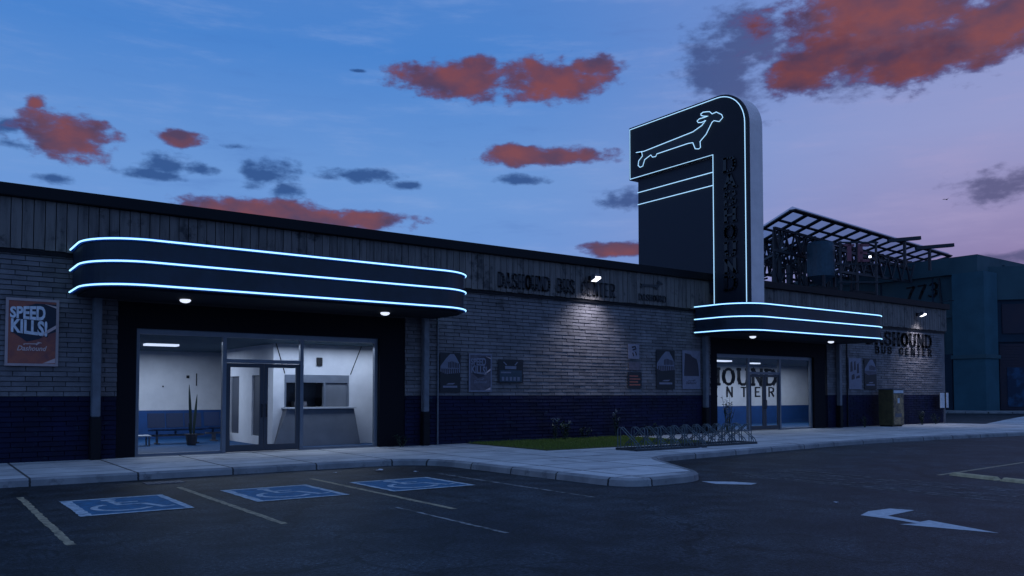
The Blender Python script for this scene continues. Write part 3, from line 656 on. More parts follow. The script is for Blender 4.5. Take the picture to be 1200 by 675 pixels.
# lettering on the brick at the right, and faded on the parapet
slab_word(MB(), 'DASHOUND', (37.75, YW - .02, 4.22), FX, FZ, 6.45, .60, .20, FN, .015, gap=.16).build('wall_lettering', M['ink'], ST)['label'] = 'black raised serif letters on the brick'
slab_letters('BUS CENTER', (38.5, YW - .02, 3.76), FX, FZ, 5.7, .32, .10, FN, .015, .30, True, M['ink'], ST)
for wd, x_, w_, h_, s_ in (('DASHOUND', 15.6, 2.23, .46, .09), ('BUS', 18.11, .84, .46, .09), ('CENTER', 19.23, 1.67, .46, .09), ('DASHOUND', 22.1, 1.5, .22, .045)):
    slab_word(MB(), wd, (x_, YW - .125, 5.28), FX, FZ, w_, h_, s_, FN, .02, gap=.15).build('parapet_lettering', M['fadeink'], ST)

# the running dog outline of the sign, as (y, z) on the sign face
DOG = [(26.03,12.58),(25.57,12.47),(22.73,12.6),(22.22,12.74),(21.96,12.95),(22.32,12.92),(22.49,13.02),(22.15,13.04),(21.84,12.99),(22.21,13.12),(22.3,13.25),(21.84,13.18),(21.71,13.05),(21.5,13.07),(21.23,12.89),(21.17,12.76),(21.35,12.64),(21.62,12.75),(21.72,12.71),(22.03,12.3),(22.35,12.08),(22.33,11.83),(22.42,11.79),(22.61,11.84),(22.74,12.13),(23.0,12.16),(24.77,12.14),(24.84,12.04),(25.03,12.06),(25.13,12.18),(25.5,12.06),(25.62,11.8),(25.79,11.78),(25.91,11.89),(25.87,12.09),(25.64,12.25),(25.69,12.46)]
DOG[:12] = [(26.03,12.50),(25.55,12.44),(22.73,12.58),(22.25,12.72),(22.04,12.88),(22.26,12.85),(22.44,12.89),(22.50,12.97),(22.38,13.03),(22.12,13.02),(21.92,13.02),(22.12,13.07),(22.28,13.14),(22.30,13.21),(22.18,13.25),(22.0,13.22),(21.84,13.18)]
dg = MB()
dp = [((26.1 - y) / 4.9, (z - 11.78) / 1.47) for y, z in DOG]
dg.slab([(22.15 + u * 1.25, YW - .125, 5.72 + v * .36) for u, v in dp], FN, .02)
dg.build('parapet_emblem', M['fadeink'], ST)

# ------------------------------------------------------------------ sign tower
XT = 26.0
TW = empty('sign_tower', (26.4, 23.2, 5.23), 'tall dark neon sign tower with rounded top rising from the right-hand canopy', 'sign tower')
Y0, Y1, ZT, ZB, ZA = 20.0, 26.5, 13.72, 5.23, 11.34
def rz(y0, y1, z0, z1, r, k=12):   # outline in (y,z), round at the front top corner
    return [(y1, z0), (y1, z1)] + [(y0 + r - r * math.sin(a), z1 - r + r * math.cos(a)) for a in [i * math.pi / 2 / k for i in range(k + 1)]] + [(y0, z0)]
def yz(mb, pts, x, t): return mb.slab([(x, y, z) for y, z in pts], (1, 0, 0), t)
RC = 1.45
out = [(21.72, ZB)] + [(21.72, ZA), (Y1, ZA), (Y1, ZT)] + [(Y0 + RC - RC * math.sin(a), ZT - RC + RC * math.cos(a)) for a in [i * math.pi / 24 for i in range(13)]] + [(Y0, ZB)]
# pale body (edge) with the dark face proud of it
yz(MB(), out, XT + .12, .78).build('tower_frame', M['tower_edge'], TW)
yz(MB(), out, XT, .118).build('sign_face', M['tower'], TW)
MB().box(XT + .15, XT + .80, 21.721, 26.1, ZB + .6, ZA - .002).build('recessed_panel', M['tower_in'], TW)
pts = [(21.70, ZB + .03), (21.70, ZA + .04), (Y1 - .07, ZA + .04), (Y1 - .07, ZT - .09)] + [(Y0 + .12 + (RC - .1) - (RC - .1) * math.sin(a), ZT - .09 - (RC - .1) + (RC - .1) * math.cos(a)) for a in [i * math.pi / 24 for i in range(13)]] + [(Y0 + .12, ZB + .03)]
MB().tube([(XT - .03, y, z) for y, z in pts], .016, 6).build('neon_outline', M['neon_w'], TW)
for z in (10.72, 10.18):
    MB().tube([(XT + .11, 21.78, z), (XT + .11, 26.1, z)], .016, 6).build('neon_line', M['neon_w'], TW)
MB().tube([(XT - .04, y, z) for y, z in DOG], .016, 6, closed=True).build('neon_dog', M['neon_w'], TW)
dgf = MB().slab([(XT - .012, y, z) for y, z in DOG], (1, 0, 0), .010); dgf.build('dog_backing', M['ink_tower'], TW)
tl = MB()
for i, ch in enumerate('DASHOUND'):
    slab_letter(tl, ch, (XT - .03, 21.18, 10.55 - i * .675), (0, -1, 0), (0, 0, 1), .62, .52, .15, (-1, 0, 0), .02)
tl.build('tower_lettering', M['ink_tower'], TW)

# ------------------------------------------------------------------ wall floodlights
def flood(x, label):
    y = YW - .16
    o = empty('wall_light', (x, y, 5.88), label, 'wall light', 'floodlights on the board parapet')
    MB().box(x - .07, x + .07, y - .02, y + .04, 5.80, 5.96).build('bracket', M['black'], o)
    MB().tube([(x, y, 5.9), (x, y - .22, 5.94)], .025, 6).build('arm', M['black'], o)
    hd_ = MB().add([(x - .14, y - .40, 5.84), (x + .14, y - .40, 5.84), (x + .14, y - .16, 5.76), (x - .14, y - .16, 5.76), (x - .12, y - .36, 6.00), (x + .12, y - .36, 6.00), (x + .12, y - .18, 5.98), (x - .12, y - .18, 5.98)],
                   [(0, 3, 2, 1), (4, 5, 6, 7), (0, 1, 5, 4), (1, 2, 6, 5), (2, 3, 7, 6), (3, 0, 4, 7)])
    hd_.build('lamp_head', M['iron'], o)
    # lit lens: lower face and front lip
    MB().add([(x - .125, y - .41, 5.835), (x + .125, y - .41, 5.835), (x + .125, y - .17, 5.745), (x - .125, y - .17, 5.745), (x - .125, y - .41, 5.90), (x + .125, y - .41, 5.90)], [(0, 3, 2, 1), (0, 1, 5, 4)]).build('lens', M['flood'], o)
    d = bpy.data.lights.new('flood_beam', 'SPOT'); d.energy = 340; d.color = (.80, .84, 1); d.spot_size = R(112); d.spot_blend = 1; d.shadow_soft_size = .25
    l = bpy.data.objects.new('flood_beam', d); COL.objects.link(l); l.parent = o; l.location = (0, -.56, -.24)
    l.rotation_euler = (Vector((0, -.22, 2.4))).to_track_quat('Z', 'Y').to_euler()
flood(19.66, 'small white floodlight on the boards between the two canopies')
flood(42.46, 'small white floodlight above the raised black letters at the far end')

# ------------------------------------------------------------------ posters
def poster(x0, x1, z0, z1, name, label, group=None):
    o = empty(name, ((x0 + x1) / 2, YW - .03, z0), label, 'poster', group); return o
def rect(x0, x1, z0, z1, y, m, name, par, t=.008): return MB().box(x0, x1, y - t, y, z0, z1).build(name, m, par)
PM = dict(brown=mat('poster_brown', (.36, .095, .06), .6, nscale=3, col2=(.20, .06, .06), lo=.4, hi=.6), pframe=mat('poster_frame', (.44, .32, .32), .6, noise=.2), navy=mat('poster_navy', (.012, .016, .035), .6), silver=mat('poster_silver', (.80, .78, .84), .6, noise=.3, nscale=8),
          shadow=mat('poster_shadow', (.03, .022, .035), .6), pale=mat('poster_pale', (.60, .42, .40), .6), red=mat('poster_red', (.11, .045, .045), .6), faded=mat('poster_faded', (.12, .10, .13), .7, noise=.4, nscale=6), grey=mat('poster_grey', (.20, .19, .25), .7, noise=.2, nscale=6), teal=mat('poster_teal', (.03, .055, .085), .7, noise=.3, nscale=7), black=mat('poster_black', (.008, .008, .014), .6), mt=mat('poster_mountain', (.17, .17, .23), .7, noise=.2, nscale=5))
def speed_kills(x0, x1, z0, z1, label, faded=False):
    o = poster(x0, x1, z0, z1, 'poster', label, 'speed posters on the wall'); w, h = x1 - x0, z1 - z0; y = YW - .035
    f = MB(); t = .045 * w + .01
    for a in ((x0, x0 + t, z0, z1), (x1 - t, x1, z0, z1), (x0 + t, x1 - t, z0, z0 + t), (x0 + t, x1 - t, z1 - t, z1)): f.box(a[0], a[1], y - .02, y, a[2], a[3])
    f.build('poster_border', PM['pframe'] if not faded else PM['grey'], o)
    rect(x0 + t, x1 - t, z0 + t, z1 - t, y, PM['brown'] if not faded else PM['faded'], 'poster_sheet', o)
    def Q(u, v, dy=.010): return (x0 + u * w, y - dy, z0 + v * h)
    MB().slab([Q(.55, .93), Q(.96, .93), Q(.96, .52), Q(.80, .48), Q(.62, .40), Q(.40, .36), Q(.12, .50), Q(.10, .80)], FN, .002).build('poster_artwork', PM['navy'] if not faded else PM['shadow'], o)
    for st_ in ([Q(.70, .50, .014), Q(.95, .62, .014), Q(.95, .57, .014), Q(.68, .44, .014)], [Q(.70, .04, .014), Q(.94, .12, .014), Q(.94, .05, .014)], [Q(.72, .93, .014), Q(.95, .90, .014), Q(.95, .87, .014)]):
        MB().slab(st_, FN, .002).build('poster_stripe', PM['pale'], o)
    s = MB(); b = MB()
    for mb, dx, dz, dy in ((b, .018, -.014, .016), (s, 0, 0, .020)):
        text_add(mb, 'SPEED', Q(.08 + dx, .705 + dz, dy), FX, FZ, .66 * w, .23 * h, bold=.04, warp=lambda x, y: (x, y * (.72 + .28 * x) + .0 - .14 * x))
        text_add(mb, 'KILLS!', Q(.10 + dx, .47 + dz, dy), FX, FZ, .68 * w, .25 * h, bold=.04, warp=lambda x, y: (x, y * (.82 + .10 * x) + .10 - .22 * x))
    b.build('letter_shadow', PM['shadow'], o); s.build('lettering', PM['silver'] if not faded else PM['grey'], o)
    q = MB(); text_add(q, 'Dashound', Q(.22, .225, .016), FX, FZ, .56 * w, .075 * h, bold=.02, shear=.3)
    q.slab([(x0 + w * (.32 + u * .36), y - .016, z0 + h * (.31 + v * .05)) for u, v in dp], FN, .002)
    q.build('small_lettering', PM['pale'] if not faded else PM['grey'], o)
    return o
speed_kills(1.76, 2.85, 2.39, 3.97, 'large brown and silver speed warning poster at the left end of the wall')
speed_kills(14.52, 15.42, 1.80, 3.04, 'faded grey speed warning poster, middle of the three beside the thin pipe', True)
def mountain(x0, x1, z0, z1, label):
    o = poster(x0, x1, z0, z1, 'poster', label, 'mountain posters on the wall'); w, h = x1 - x0, z1 - z0; y = YW - .035
    rect(x0, x1, z0, z1, y, PM['black'], 'poster_sheet', o, .012)
    def Q(u, v, dy=.014): return (x0 + u * w, y - dy, z0 + v * h)
    MB().slab([Q(.02, .66), Q(.30, .86), Q(.50, .97), Q(.68, .97), Q(.84, .84), Q(.97, .70), Q(.97, .50), Q(.02, .52)], FN, .002).build('mountain_artwork', PM['mt'], o)
    s = MB(); rr = random.Random(int(x0 * 10))
    for i in range(7):
        u = .40 + i * .078; s.slab([Q(u, .62, .018), Q(u + .05, .62 + rr.uniform(-.01, .01), .018), Q(u + .05, .78 - abs(i - 2) * .012, .018), Q(u, .79 - abs(i - 2) * .012, .018)], FN, .002)
    for i in range(9):
        u = .06 + i * .10; s.slab([Q(u, .47, .018), Q(u + .065, .45 + rr.uniform(0, .02), .018), Q(u + .065, .59, .018), Q(u, .60, .018)], FN, .002)
    s.build('jagged_lettering', PM['shadow'], o)
    MB().slab([Q(.02, .52, .017), Q(.3, .46, .017), Q(.97, .50, .017), Q(.97, .535, .017), Q(.02, .55, .017)], FN, .002).slab([Q(.3, .20, .017), Q(.62, .20, .017), Q(.74, .24, .017), Q(.4, .23, .017)], FN, .002).slab([Q(.14, .12, .017), Q(.84, .12, .017), Q(.84, .17, .017), Q(.14, .17, .017)], FN, .002).build('pale_artwork', PM['grey'], o)
mountain(13.44, 14.20, 1.78, 3.04, 'black poster with pale mountain, first beside the thin wall pipe')
mountain(23.12, 24.14, 1.92, 3.42, 'black poster with pale mountain, left of the white bordered picture')
mountain(37.55, 38.62, 1.95, 3.46, 'black poster with pale mountain under the right canopy end')
o = poster(15.68, 16.71, 2.10, 2.88, 'poster', 'small dark teal landscape poster, third from the thin wall pipe'); y = YW - .035
rect(15.68, 16.71, 2.10, 2.88, y, PM['black'], 'poster_sheet', o, .012); rect(15.74, 16.65, 2.14, 2.52, y - .013, PM['teal'], 'poster_artwork', o, .003)
q = MB()
for i in range(5): q.box(15.82 + i * .16, 15.92 + i * .16, y - .020, y - .017, 2.17, 2.30)
q.box(15.95, 16.42, y - .020, y - .017, 2.56, 2.66).box(15.78, 16.2, y - .02, y - .017, 2.42, 2.47)
q.slab([(15.86, y - .017, 2.80), (15.92, y - .017, 2.80), (16.04, y - .017, 2.70), (16.0, y - .017, 2.68)], FN, .003).slab([(16.5, y - .017, 2.80), (16.44, y - .017, 2.80), (16.34, y - .017, 2.70), (16.38, y - .017, 2.68)], FN, .003)
q.build('poster_marks', PM['mt'], o)
o = poster(21.62, 22.2, 3.05, 3.60, 'notice', 'small pale notice with dark marks, upper of two stacked sheets')
rect(21.62, 22.2, 3.05, 3.60, y, PM['grey'], 'notice_sheet', o, .012)
MB().tube([(21.82, y - .015, 3.48), (21.98, y - .015, 3.52), (22.02, y - .015, 3.42), (21.85, y - .015, 3.38)], .025, 5).tube([(21.85, y - .015, 3.28), (21.9, y - .015, 3.15)], .022, 5).tube([(22.0, y - .015, 3.32), (22.05, y - .015, 3.18)], .022, 5).build('notice_marks', PM['black'], o)
o = poster(21.6, 22.32, 1.95, 2.93, 'notice', 'dark two-part notice directly below the small pale notice')
rect(21.6, 22.32, 1.95, 2.55, y, PM['black'], 'notice_sheet', o, .012); rect(21.66, 22.26, 2.62, 2.93, y, PM['faded'], 'upper_sheet', o, .012)
q = MB()
for i in range(4): q.box(21.68, 22.24 - (i % 2) * .12, y - .018, y - .013, 2.05 + i * .11, 2.09 + i * .11)
q.build('notice_marks', PM['brown'], o)
o = poster(24.58, 25.62, 1.92, 3.45, 'poster', 'white bordered poster with dark picture, left of the right canopy post')
rect(24.58, 25.62, 1.92, 3.45, y, PM['grey'], 'poster_border', o, .012)
def Q(u, v, dy=.014): return (24.58 + u * 1.04, y - dy, 1.92 + v * 1.53)
MB().slab([Q(.08, .34), Q(.93, .34), Q(.88, .62), Q(.80, .78), Q(.55, .84), Q(.44, .90), Q(.14, .93)], FN, .003).build('poster_picture', PM['shadow'], o)
q = MB(); text_add(q, 'Dashound', Q(.18, .13), FX, FZ, .62, .10, bold=.02, shear=.3); q.slab([(24.88 + u * .45, y - .014, 2.22 + v * .08) for u, v in dp], FN, .002); q.build('lettering', PM['shadow'], o)
o = poster(36.2, 37.3, 1.95, 3.45, 'poster', 'pale faded poster left of the mountain poster under the right canopy')
rect(36.2, 37.3, 1.95, 3.45, y, PM['grey'], 'poster_sheet', o, .012)
q = MB()
for (a, b, c, d_) in ((.12, .3, .55, .9), (.4, .55, .6, .92), (.62, .8, .5, .85), (.2, .45, .3, .5), (.55, .85, .34, .46)):
    q.slab([(36.2 + a * 1.1, y - .015, 1.95 + c * 1.5), (36.2 + b * 1.1, y - .015, 1.95 + (c + .03) * 1.5), (36.2 + (b - .03) * 1.1, y - .015, 1.95 + d_ * 1.5), (36.2 + (a + .02) * 1.1, y - .015, 1.95 + (d_ - .05) * 1.5)], FN, .003)
q.build('poster_picture', PM['shadow'], o)

# ------------------------------------------------------------------ ticket booth inside
TB = empty('ticket_booth', (10.6, 25, .16), 'white ticket booth with dark window and grey sloping counter behind the left glass', 'ticket booth')
wb = MB(); yf = 24.1
wb.box(8.8, 9.15, yf, yf + .12, .16, 3.255).box(11.25, 14.15, yf, yf + .12, .16, 3.255).box(9.15, 11.25, yf, yf + .12, 2.32, 3.255).box(9.15, 11.25, yf, yf + .12, .16, 1.30)
for a, b in ((yf + .12, 25.0), (26.0, 27.25), (28.15, 28.45)): wb.box(8.8, 8.92, a, b, .16, 3.255)
wb.box(8.8, 14.15, 28.452, 28.57, .16, 3.255)
for a, b in ((25.0, 26.0), (27.25, 28.15)): wb.box(8.8, 8.92, a, b, 2.32, 3.255); wb.box(8.8, 8.92, a, b, .16, .42)
wb.build('booth_wall', M['wall_in'], TB)
for a, b in ((25.0, 26.0), (27.25, 28.15)): MB().box(8.86, 8.91, a, b, .42, 2.32).build('side_door', M['grey_in'], TB)
c = MB().add([(8.66, yf - .45, .16), (11.45, yf - .45, .16), (11.45, yf - .01, .16), (8.82, yf - .01, .16), (9.11, yf - .35, 1.28), (11.27, yf - .35, 1.28), (11.27, yf - .01, 1.28), (9.11, yf - .01, 1.28)],
             [(0, 3, 2, 1), (4, 5, 6, 7), (0, 1, 5, 4), (1, 2, 6, 5), (2, 3, 7, 6), (3, 0, 4, 7)]).build('counter', M['counter'], TB)
MB().box(9.06, 11.32, yf - .42, yf + .2, 1.285, 1.33).build('counter_top', M['counter_top'], TB)
fr = MB().box(9.15, 9.20, yf - .02, yf + .10, 1.335, 2.32).box(11.20, 11.25, yf - .02, yf + .10, 1.335, 2.32).box(9.20, 11.20, yf - .02, yf + .10, 2.08, 2.32).box(10.40, 10.47, yf - .02, yf + .10, 1.335, 2.08)
fr.build('window_frame', M['alu'], TB)
MB().box(9.20, 10.40, yf + .60, yf + .62, 1.33, 2.2).build('interior_shade', M['dark_in'], TB)  # dark sheet standing in for the shade inside the booth
MB().box(10.47, 11.20, yf + .03, yf + .05, 1.335, 2.08).build('reflection_panel', M['counter'], TB)  # plain grey sheet standing in for a reflection in this pane
tl_ = empty('till', (9.75, yf + .35, 1.335), 'small grey till on the booth counter behind the dark window', 'till')
MB().box(9.55, 9.95, yf + .2, yf + .5, 1.336, 1.50).build('till_body', M['iron'], tl_, bevel=.01)
MB().box(9.70, 9.74, yf + .34, yf + .38, 1.5, 1.62).box(9.62, 9.86, yf + .33, yf + .37, 1.62, 1.80).build('till_display', M['iron'], tl_)
MB().box(10.16, 10.34, yf - .06, yf, 2.60, 2.86).build('speaker_box', M['ink'], TB, bevel=.01)
for x_, x2 in ((11.66, 11.29), (8.86, 9.14)): MB().slab([(x_, yf - .004, 3.25), (x_ + .03, yf - .004, 3.25), (x2 + .03, yf - .004, 2.35), (x2, yf - .004, 2.35)], FN, .006).build('panel_seam', M['ink'], TB)

# waiting benches in the left room
def bench(x0, y, n, label):
    w = .56; L_ = n * w; o = empty('waiting_bench', (x0 + L_ / 2, y, .16), label, 'bench', 'waiting benches behind the left glass')
    MB().box(x0, x0 + L_, y - .04, y + .04, .40, .46).build('beam', M['iron'], o)
    for i in range(n):
        a, b = x0 + i * w + .02, x0 + (i + 1) * w - .02
        MB().add([(a, y - .30, .60), (b, y - .30, .60), (b, y + .18, .56), (a, y + .18, .56), (a, y - .30, .64), (b, y - .30, .64), (b, y + .18, .60), (a, y + .18, .60)],
                 [(0, 3, 2, 1), (4, 5, 6, 7), (0, 1, 5, 4), (1, 2, 6, 5), (2, 3, 7, 6), (3, 0, 4, 7)]).box(a + .2, a + .26, y - .03, y + .03, .46, .57).build('seat', M['seat'], o, bevel=.01)
        MB().add([(a, y + .19, .66), (b, y + .19, .66), (b, y + .23, .66), (a, y + .23, .66), (a, y + .30, 1.12), (b, y + .30, 1.12), (b, y + .34, 1.12), (a, y + .34, 1.12)],
                 [(0, 3, 2, 1), (4, 5, 6, 7), (0, 1, 5, 4), (1, 2, 6, 5), (2, 3, 7, 6), (3, 0, 4, 7)]).build('backrest', M['seat'], o, bevel=.01)
    for x in (x0 + .25, x0 + L_ - .25):
        MB().box(x - .03, x + .03, y - .03, y + .03, .2, .40).box(x - .03, x + .03, y - .28, y + .24, .16, .20).build('leg', M['iron'], o)
bench(6.05, 27.4, 3, 'dark blue three-seat waiting bench left of the tall potted plant')
bench(8.0, 28.2, 1, 'single dark waiting seat right of the tall potted plant')
MB_t = empty('low_table', (5.6, 26.8, .16), 'low table with a pale top left of the waiting bench', 'table')
MB().box(5.25, 5.95, 26.55, 27.05, .44, .48).build('tabletop', M['counter_top'], MB_t)
for x in (5.3, 5.9):
    for yy in (26.6, 27.0): MB().box(x - .02, x + .02, yy - .02, yy + .02, .16, .44).build('leg', M['iron'], MB_t)

# ------------------------------------------------------------------ plants
def leafblade(mb, base, tip, w, bend=0):
    base = Vector(base); tip = Vector(tip); d = tip - base; s = d.cross(Vector((.8, .6, 0))); s = Vector((.6, -.8, 0)) if s.length < .01 else s.normalized()
    n = 6; v = []
    for i in range(n + 1):
        t = i / n; p = base + d * t + Vector((0, 0, -bend * t * t)); ww = w * (math.sin(math.pi * min(.98, .12 + t * .86)) ** .7); v += [p - s * ww, p + s * ww + Vector((.002, .003, 0))]
    mb.add(v, [(2 * i, 2 * i + 1, 2 * i + 3, 2 * i + 2) for i in range(n)])
pp = empty('potted_plant', (7.05, 26.3, .16), 'potted plant with two tall dark upright leaves behind the left glass', 'plant')
MB().tube([(7.05, 26.3, .16), (7.05, 26.3, .2), (7.05, 26.3, .50)], 1, 14, radii=[.12, .14, .18]).build('pot', M['pot'], pp)
lb = MB(); leafblade(lb, (7.04, 26.3, .45), (6.96, 26.3, 2.02), .055); leafblade(lb, (7.10, 26.3, .45), (7.20, 26.3, 1.72), .05); leafblade(lb, (7.02, 26.3, .45), (6.95, 26.25, .85), .035)
lb.build('leaves', M['leaf_dark'], pp)
def shrub(x, y, h, r, n, label, seed, m='leaf_dark', flowers=0, name='shrub', z0=.15, group=None):
    o = empty(name, (x, y, z0), label, 'plant', group); rr = random.Random(seed); st_ = MB(); lf = MB(); fl_ = MB(); tips = []
    for k in range(max(3, n // 22)):
        a = rr.uniform(0, 6.28); q = rr.uniform(.2, 1) * r; hh = h * rr.uniform(.6, 1); p0 = Vector((x + math.cos(a) * .05, y + math.sin(a) * .05 * .5, z0)); p1 = Vector((x + math.cos(a) * q, y + math.sin(a) * q * .6, z0 + hh))
        mid = (p0 + p1) / 2 + Vector((rr.uniform(-.04, .04), 0, .05)); st_.tube([p0, mid, p1], .009, 5, radii=[.014, .010, .005]); tips.append(p1)
        for j in range(22):
            t = rr.uniform(.2, 1); b = (p0.lerp(mid, t * 2) if t < .5 else mid.lerp(p1, t * 2 - 1)); aa = rr.uniform(0, 6.28); l = rr.uniform(.06, .14)
            d = Vector((math.cos(aa), math.sin(aa), rr.uniform(-.1, .8))) * l; s = Vector((-math.sin(aa), math.cos(aa), 0)) * l * .28
            lf.add([b, b + d * .5 + s, b + d, b + d * .5 - s], [(0, 1, 2, 3)])
    st_.build('stems', M['stem'], o); lf.build('leaves', M[m], o)
    if flowers:
        for p in tips[:flowers]:
            for j in range(10):
                c_ = p + Vector((rr.uniform(-.05, .05), rr.uniform(-.05, .05), rr.uniform(-.08, .05))); e = .018
                fl_.add([c_ + Vector((e, 0, 0)), c_ + Vector((0, -e, e)), c_ + Vector((-e, 0, 0)), c_ + Vector((0, e, -e))], [(0, 1, 2, 3)])
        fl_.build('blossoms', M['flower'], o)
    return o
shrub(17.75, 21.75, .75, .22, 90, 'pale flowered weed at the left, against the blue brick above the grass', 1, 'leaf_dark', 3)
shrub(18.3, 21.8, .66, .26, 110, 'pair of leafy weeds with pale tips just right of the flowered weed', 4, 'leaf', 3)
shrub(19.1, 21.8, .45, .35, 110, 'low dark weed clump between the flowered weeds and bike rack', 9, 'leaf_dark')
shrub(20.6, 21.7, 1.0, .22, 90, 'tall thin weed with pale flower head behind the bike rack end', 12, 'leaf_dark', 3)
shrub(22.4, 21.7, .5, .4, 110, 'low dark bush at the wall behind the middle of the bike rack', 15, 'leaf_dark')
shrub(26.6, 21.6, 1.55, .42, 260, 'leafy young shrub reaching up before the right-hand shop glass', 21, 'leaf_dark')
shrub(36.4, 21.5, .55, .4, 110, 'dark weeds at the foot of the right canopy post', 31, 'leaf_dark')
shrub(41.9, 21.6, .75, .5, 160, 'dark bushy weeds between the metal cabinet and the small sign', 33, 'leaf_dark')
shrub(43.5, 21.7, .55, .45, 130, 'dark weeds right below the small white sign', 35, 'leaf_dark')
shrub(11.95, 21.9, .35, .3, 90, 'small weeds at the right edge of the left entrance', 38, 'leaf_dark')

# ------------------------------------------------------------------ bicycle racks
def rack(x0, x1, ya, yb, label):
    o = empty('bike_rack', ((x0 + x1) / 2, (ya + yb) / 2, .15), label, 'bike rack', 'steel bike racks on the pavement'); zb = .18
    b = MB()
    for y in (ya, yb): b.bar((x0, y, zb), (x1, y, zb), .06, .06)
    for x in (x0, x1): b.bar((x, ya, zb + .003), (x, yb, zb + .003), .05, .05)
    b.build('base_rail', M['rack_dark'], o)
    n = 11; st_ = (x1 - x0 - .2) / (n - 1)
    for i in range(n):
        x = x0 + .06 + i * st_; f = i % 2
        A, B = (yb, ya) if f == 0 else (ya, yb)     # tall end at A, low end at B
        hoop = MB()
        for dx in (0, .11):
            pts = [(x + dx, A, zb)] + [(x + dx, A, zb + .50)] + [(x + dx, A + (B - A) * (.08 - .08 * math.cos(t)), zb + .50 + .10 * math.sin(t)) for t in (R(30), R(60), R(90))]
            pts += [(x + dx, A + (B - A) * .16, zb + .60), (x + dx, A + (B - A) * .90, zb + .16), (x + dx, A + (B - A) * .985, zb + .08), (x + dx, B, zb)]
            hoop.tube(pts, .014, 7)
        for q, h in ((.16, .60), (.90, .17)):
            hoop.bar((x, A + (B - A) * q, zb + h), (x + .11, A + (B - A) * q, zb + h), .025)
        hoop.build('bike_slot', M['chrome'], o, smooth=False)
rack(16.25, 19.15, 16.35, 17.15, 'grey steel bike rack beside the green grass strip')
rack(19.25, 21.85, 16.60, 17.45, 'grey steel bike rack farther from the grass, nearer the entrance')

# ------------------------------------------------------------------ cabinet, small sign, litter
CB = empty('metal_cabinet', (38.7, 21.6, .15), 'tall rusty olive metal cabinet with pale notice against the brick wall', 'cabinet')
MB().box(38.2, 39.22, 21.12, 21.84, .20, 1.93).build('body', M['cab'], CB, bevel=.02)
MB().box(38.25, 39.17, 21.09, 21.12, .26, 1.72).build('front_panel', M['cab_f'], CB)
MB().box(38.16, 39.26, 21.07, 21.88, 1.931, 1.98).build('lid', M['iron'], CB)
MB().box(38.28, 39.14, 21.085, 21.115, 1.76, 1.90).build('header_plate', M['paper'], CB)
MB().box(38.60, 38.78, 21.08, 21.088, 1.28, 1.52).build('notice', M['paper'], CB)
MB().box(38.36, 38.96, 21.08, 21.088, .60, .78).build('rust_plate', M['iron'], CB)
for x in (38.25, 39.1): MB().box(x, x + .08, 21.2, 21.8, .15, .2).build('foot', M['ink'], CB)
SG = empty('small_sign', (44.7, 21.85, .15), 'small white two-panel sign on a thin post at the building corner', 'sign')
MB().tube([(44.72, 21.88, .15), (44.72, 21.88, 1.72)], .025, 6).build('post', M['iron'], SG)
MB().box(44.25, 44.72, 21.83, 21.85, .98, 1.78).build('left_panel', M['paper'], SG)
MB().box(44.92, 45.14, 21.83, 21.85, .98, 1.78).build('right_panel', M['paper'], SG)
MB().box(44.20, 45.16, 21.852, 21.868, .95, 1.81).build('backing_board', M['black'], SG)
rl = random.Random(6)
def litter(x, y, s, label, z=.0):
    mb = MB(); v = [(x + (i % 4 - 1.5) * s * .5 + rl.uniform(-.2, .2) * s, y + (i // 4 - 1) * s * .5 + rl.uniform(-.2, .2) * s, z + .006 + rl.uniform(0, .3) * s) for i in range(12)]
    mb.add(v, [(i, i + 1, i + 5, i + 4) for i in (0, 1, 2, 4, 5, 6)]); tag(mb.build('paper_scrap', M['litter']), label, 'litter')
litter(8.6, 16.8, .14, 'crumpled white paper scrap on asphalt by the kerb, largest scrap')
litter(7.6, 16.95, .05, 'tiny pale paper scrap on asphalt left of the large one')
litter(9.15, 16.1, .06, 'small grey paper scrap on asphalt below the kerb bend')
litter(12.0, 7.6, .05, 'tiny pale scrap on the asphalt above the white arrow')
litter(18.7, 16.2, .05, 'tiny white scrap on pavement in front of the bike racks', .15)
# ------------------------------------------------------------------ teal building with 773
TL = empty('teal_building', (88, 46, 0), 'tall teal stucco building with the number 773 high on its side', 'building')
MB().box(80.6, 100, 36.2, 75, 0, 14.0).build('wall', M['teal'], TL)
MB().box(80.2, 100.3, 35.9, 46.4, 13.1, 14.75).box(80.42, 100.3, 46.4, 75.3, 13.3, 14.2).build('cornice', M['teal'], TL)
MB().box(79.85, 82.5, 35.2, 38.1, 0, 13.09).build('pilaster', M['teal_l'], TL)
MB().box(79.70, 82.65, 35.05, 38.25, 5.0, 5.35).build('string_course', M['teal'], TL)
MB().box(80.35, 80.6, 38.2, 60, 9.0, 9.15).box(80.35, 80.6, 50.0, 60, 11.9, 12.05).build('string_course', M['teal'], TL)
MB().box(80.45, 80.62, 38.5, 41.5, 0, 5.5).build('dark_doorway', M['navy'], TL)
for yy in (40.2, 45.5, 51.0, 56.5): MB().box(80.52, 80.6, yy, yy + .12, 0, 13.0).build('wall_seam', M['navy'], TL)
MB().tube([(80.45, 39.3, .1), (80.45, 39.3, 9.5), (80.45, 39.6, 12.9)], .09, 8).build('drainpipe', M['steel'], TL)
MB().tube([(79.9, 37.9, 10.6), (78.5, 38.6, 10.4), (76, 40, 10.35)], .03, 5).build('wire_bracket', M['steel'], TL)
nb = MB()
for i, ch in enumerate('773'):
    slab_letter(nb, ch, (80.58, 43.1 - i * 1.15, 11.05 + i * .08), (0, -1, .05), (0, -.12, 1), .95, 1.25, .24, (-1, 0, 0), .06, False)
nb.build('house_number', M['ink'], TL)
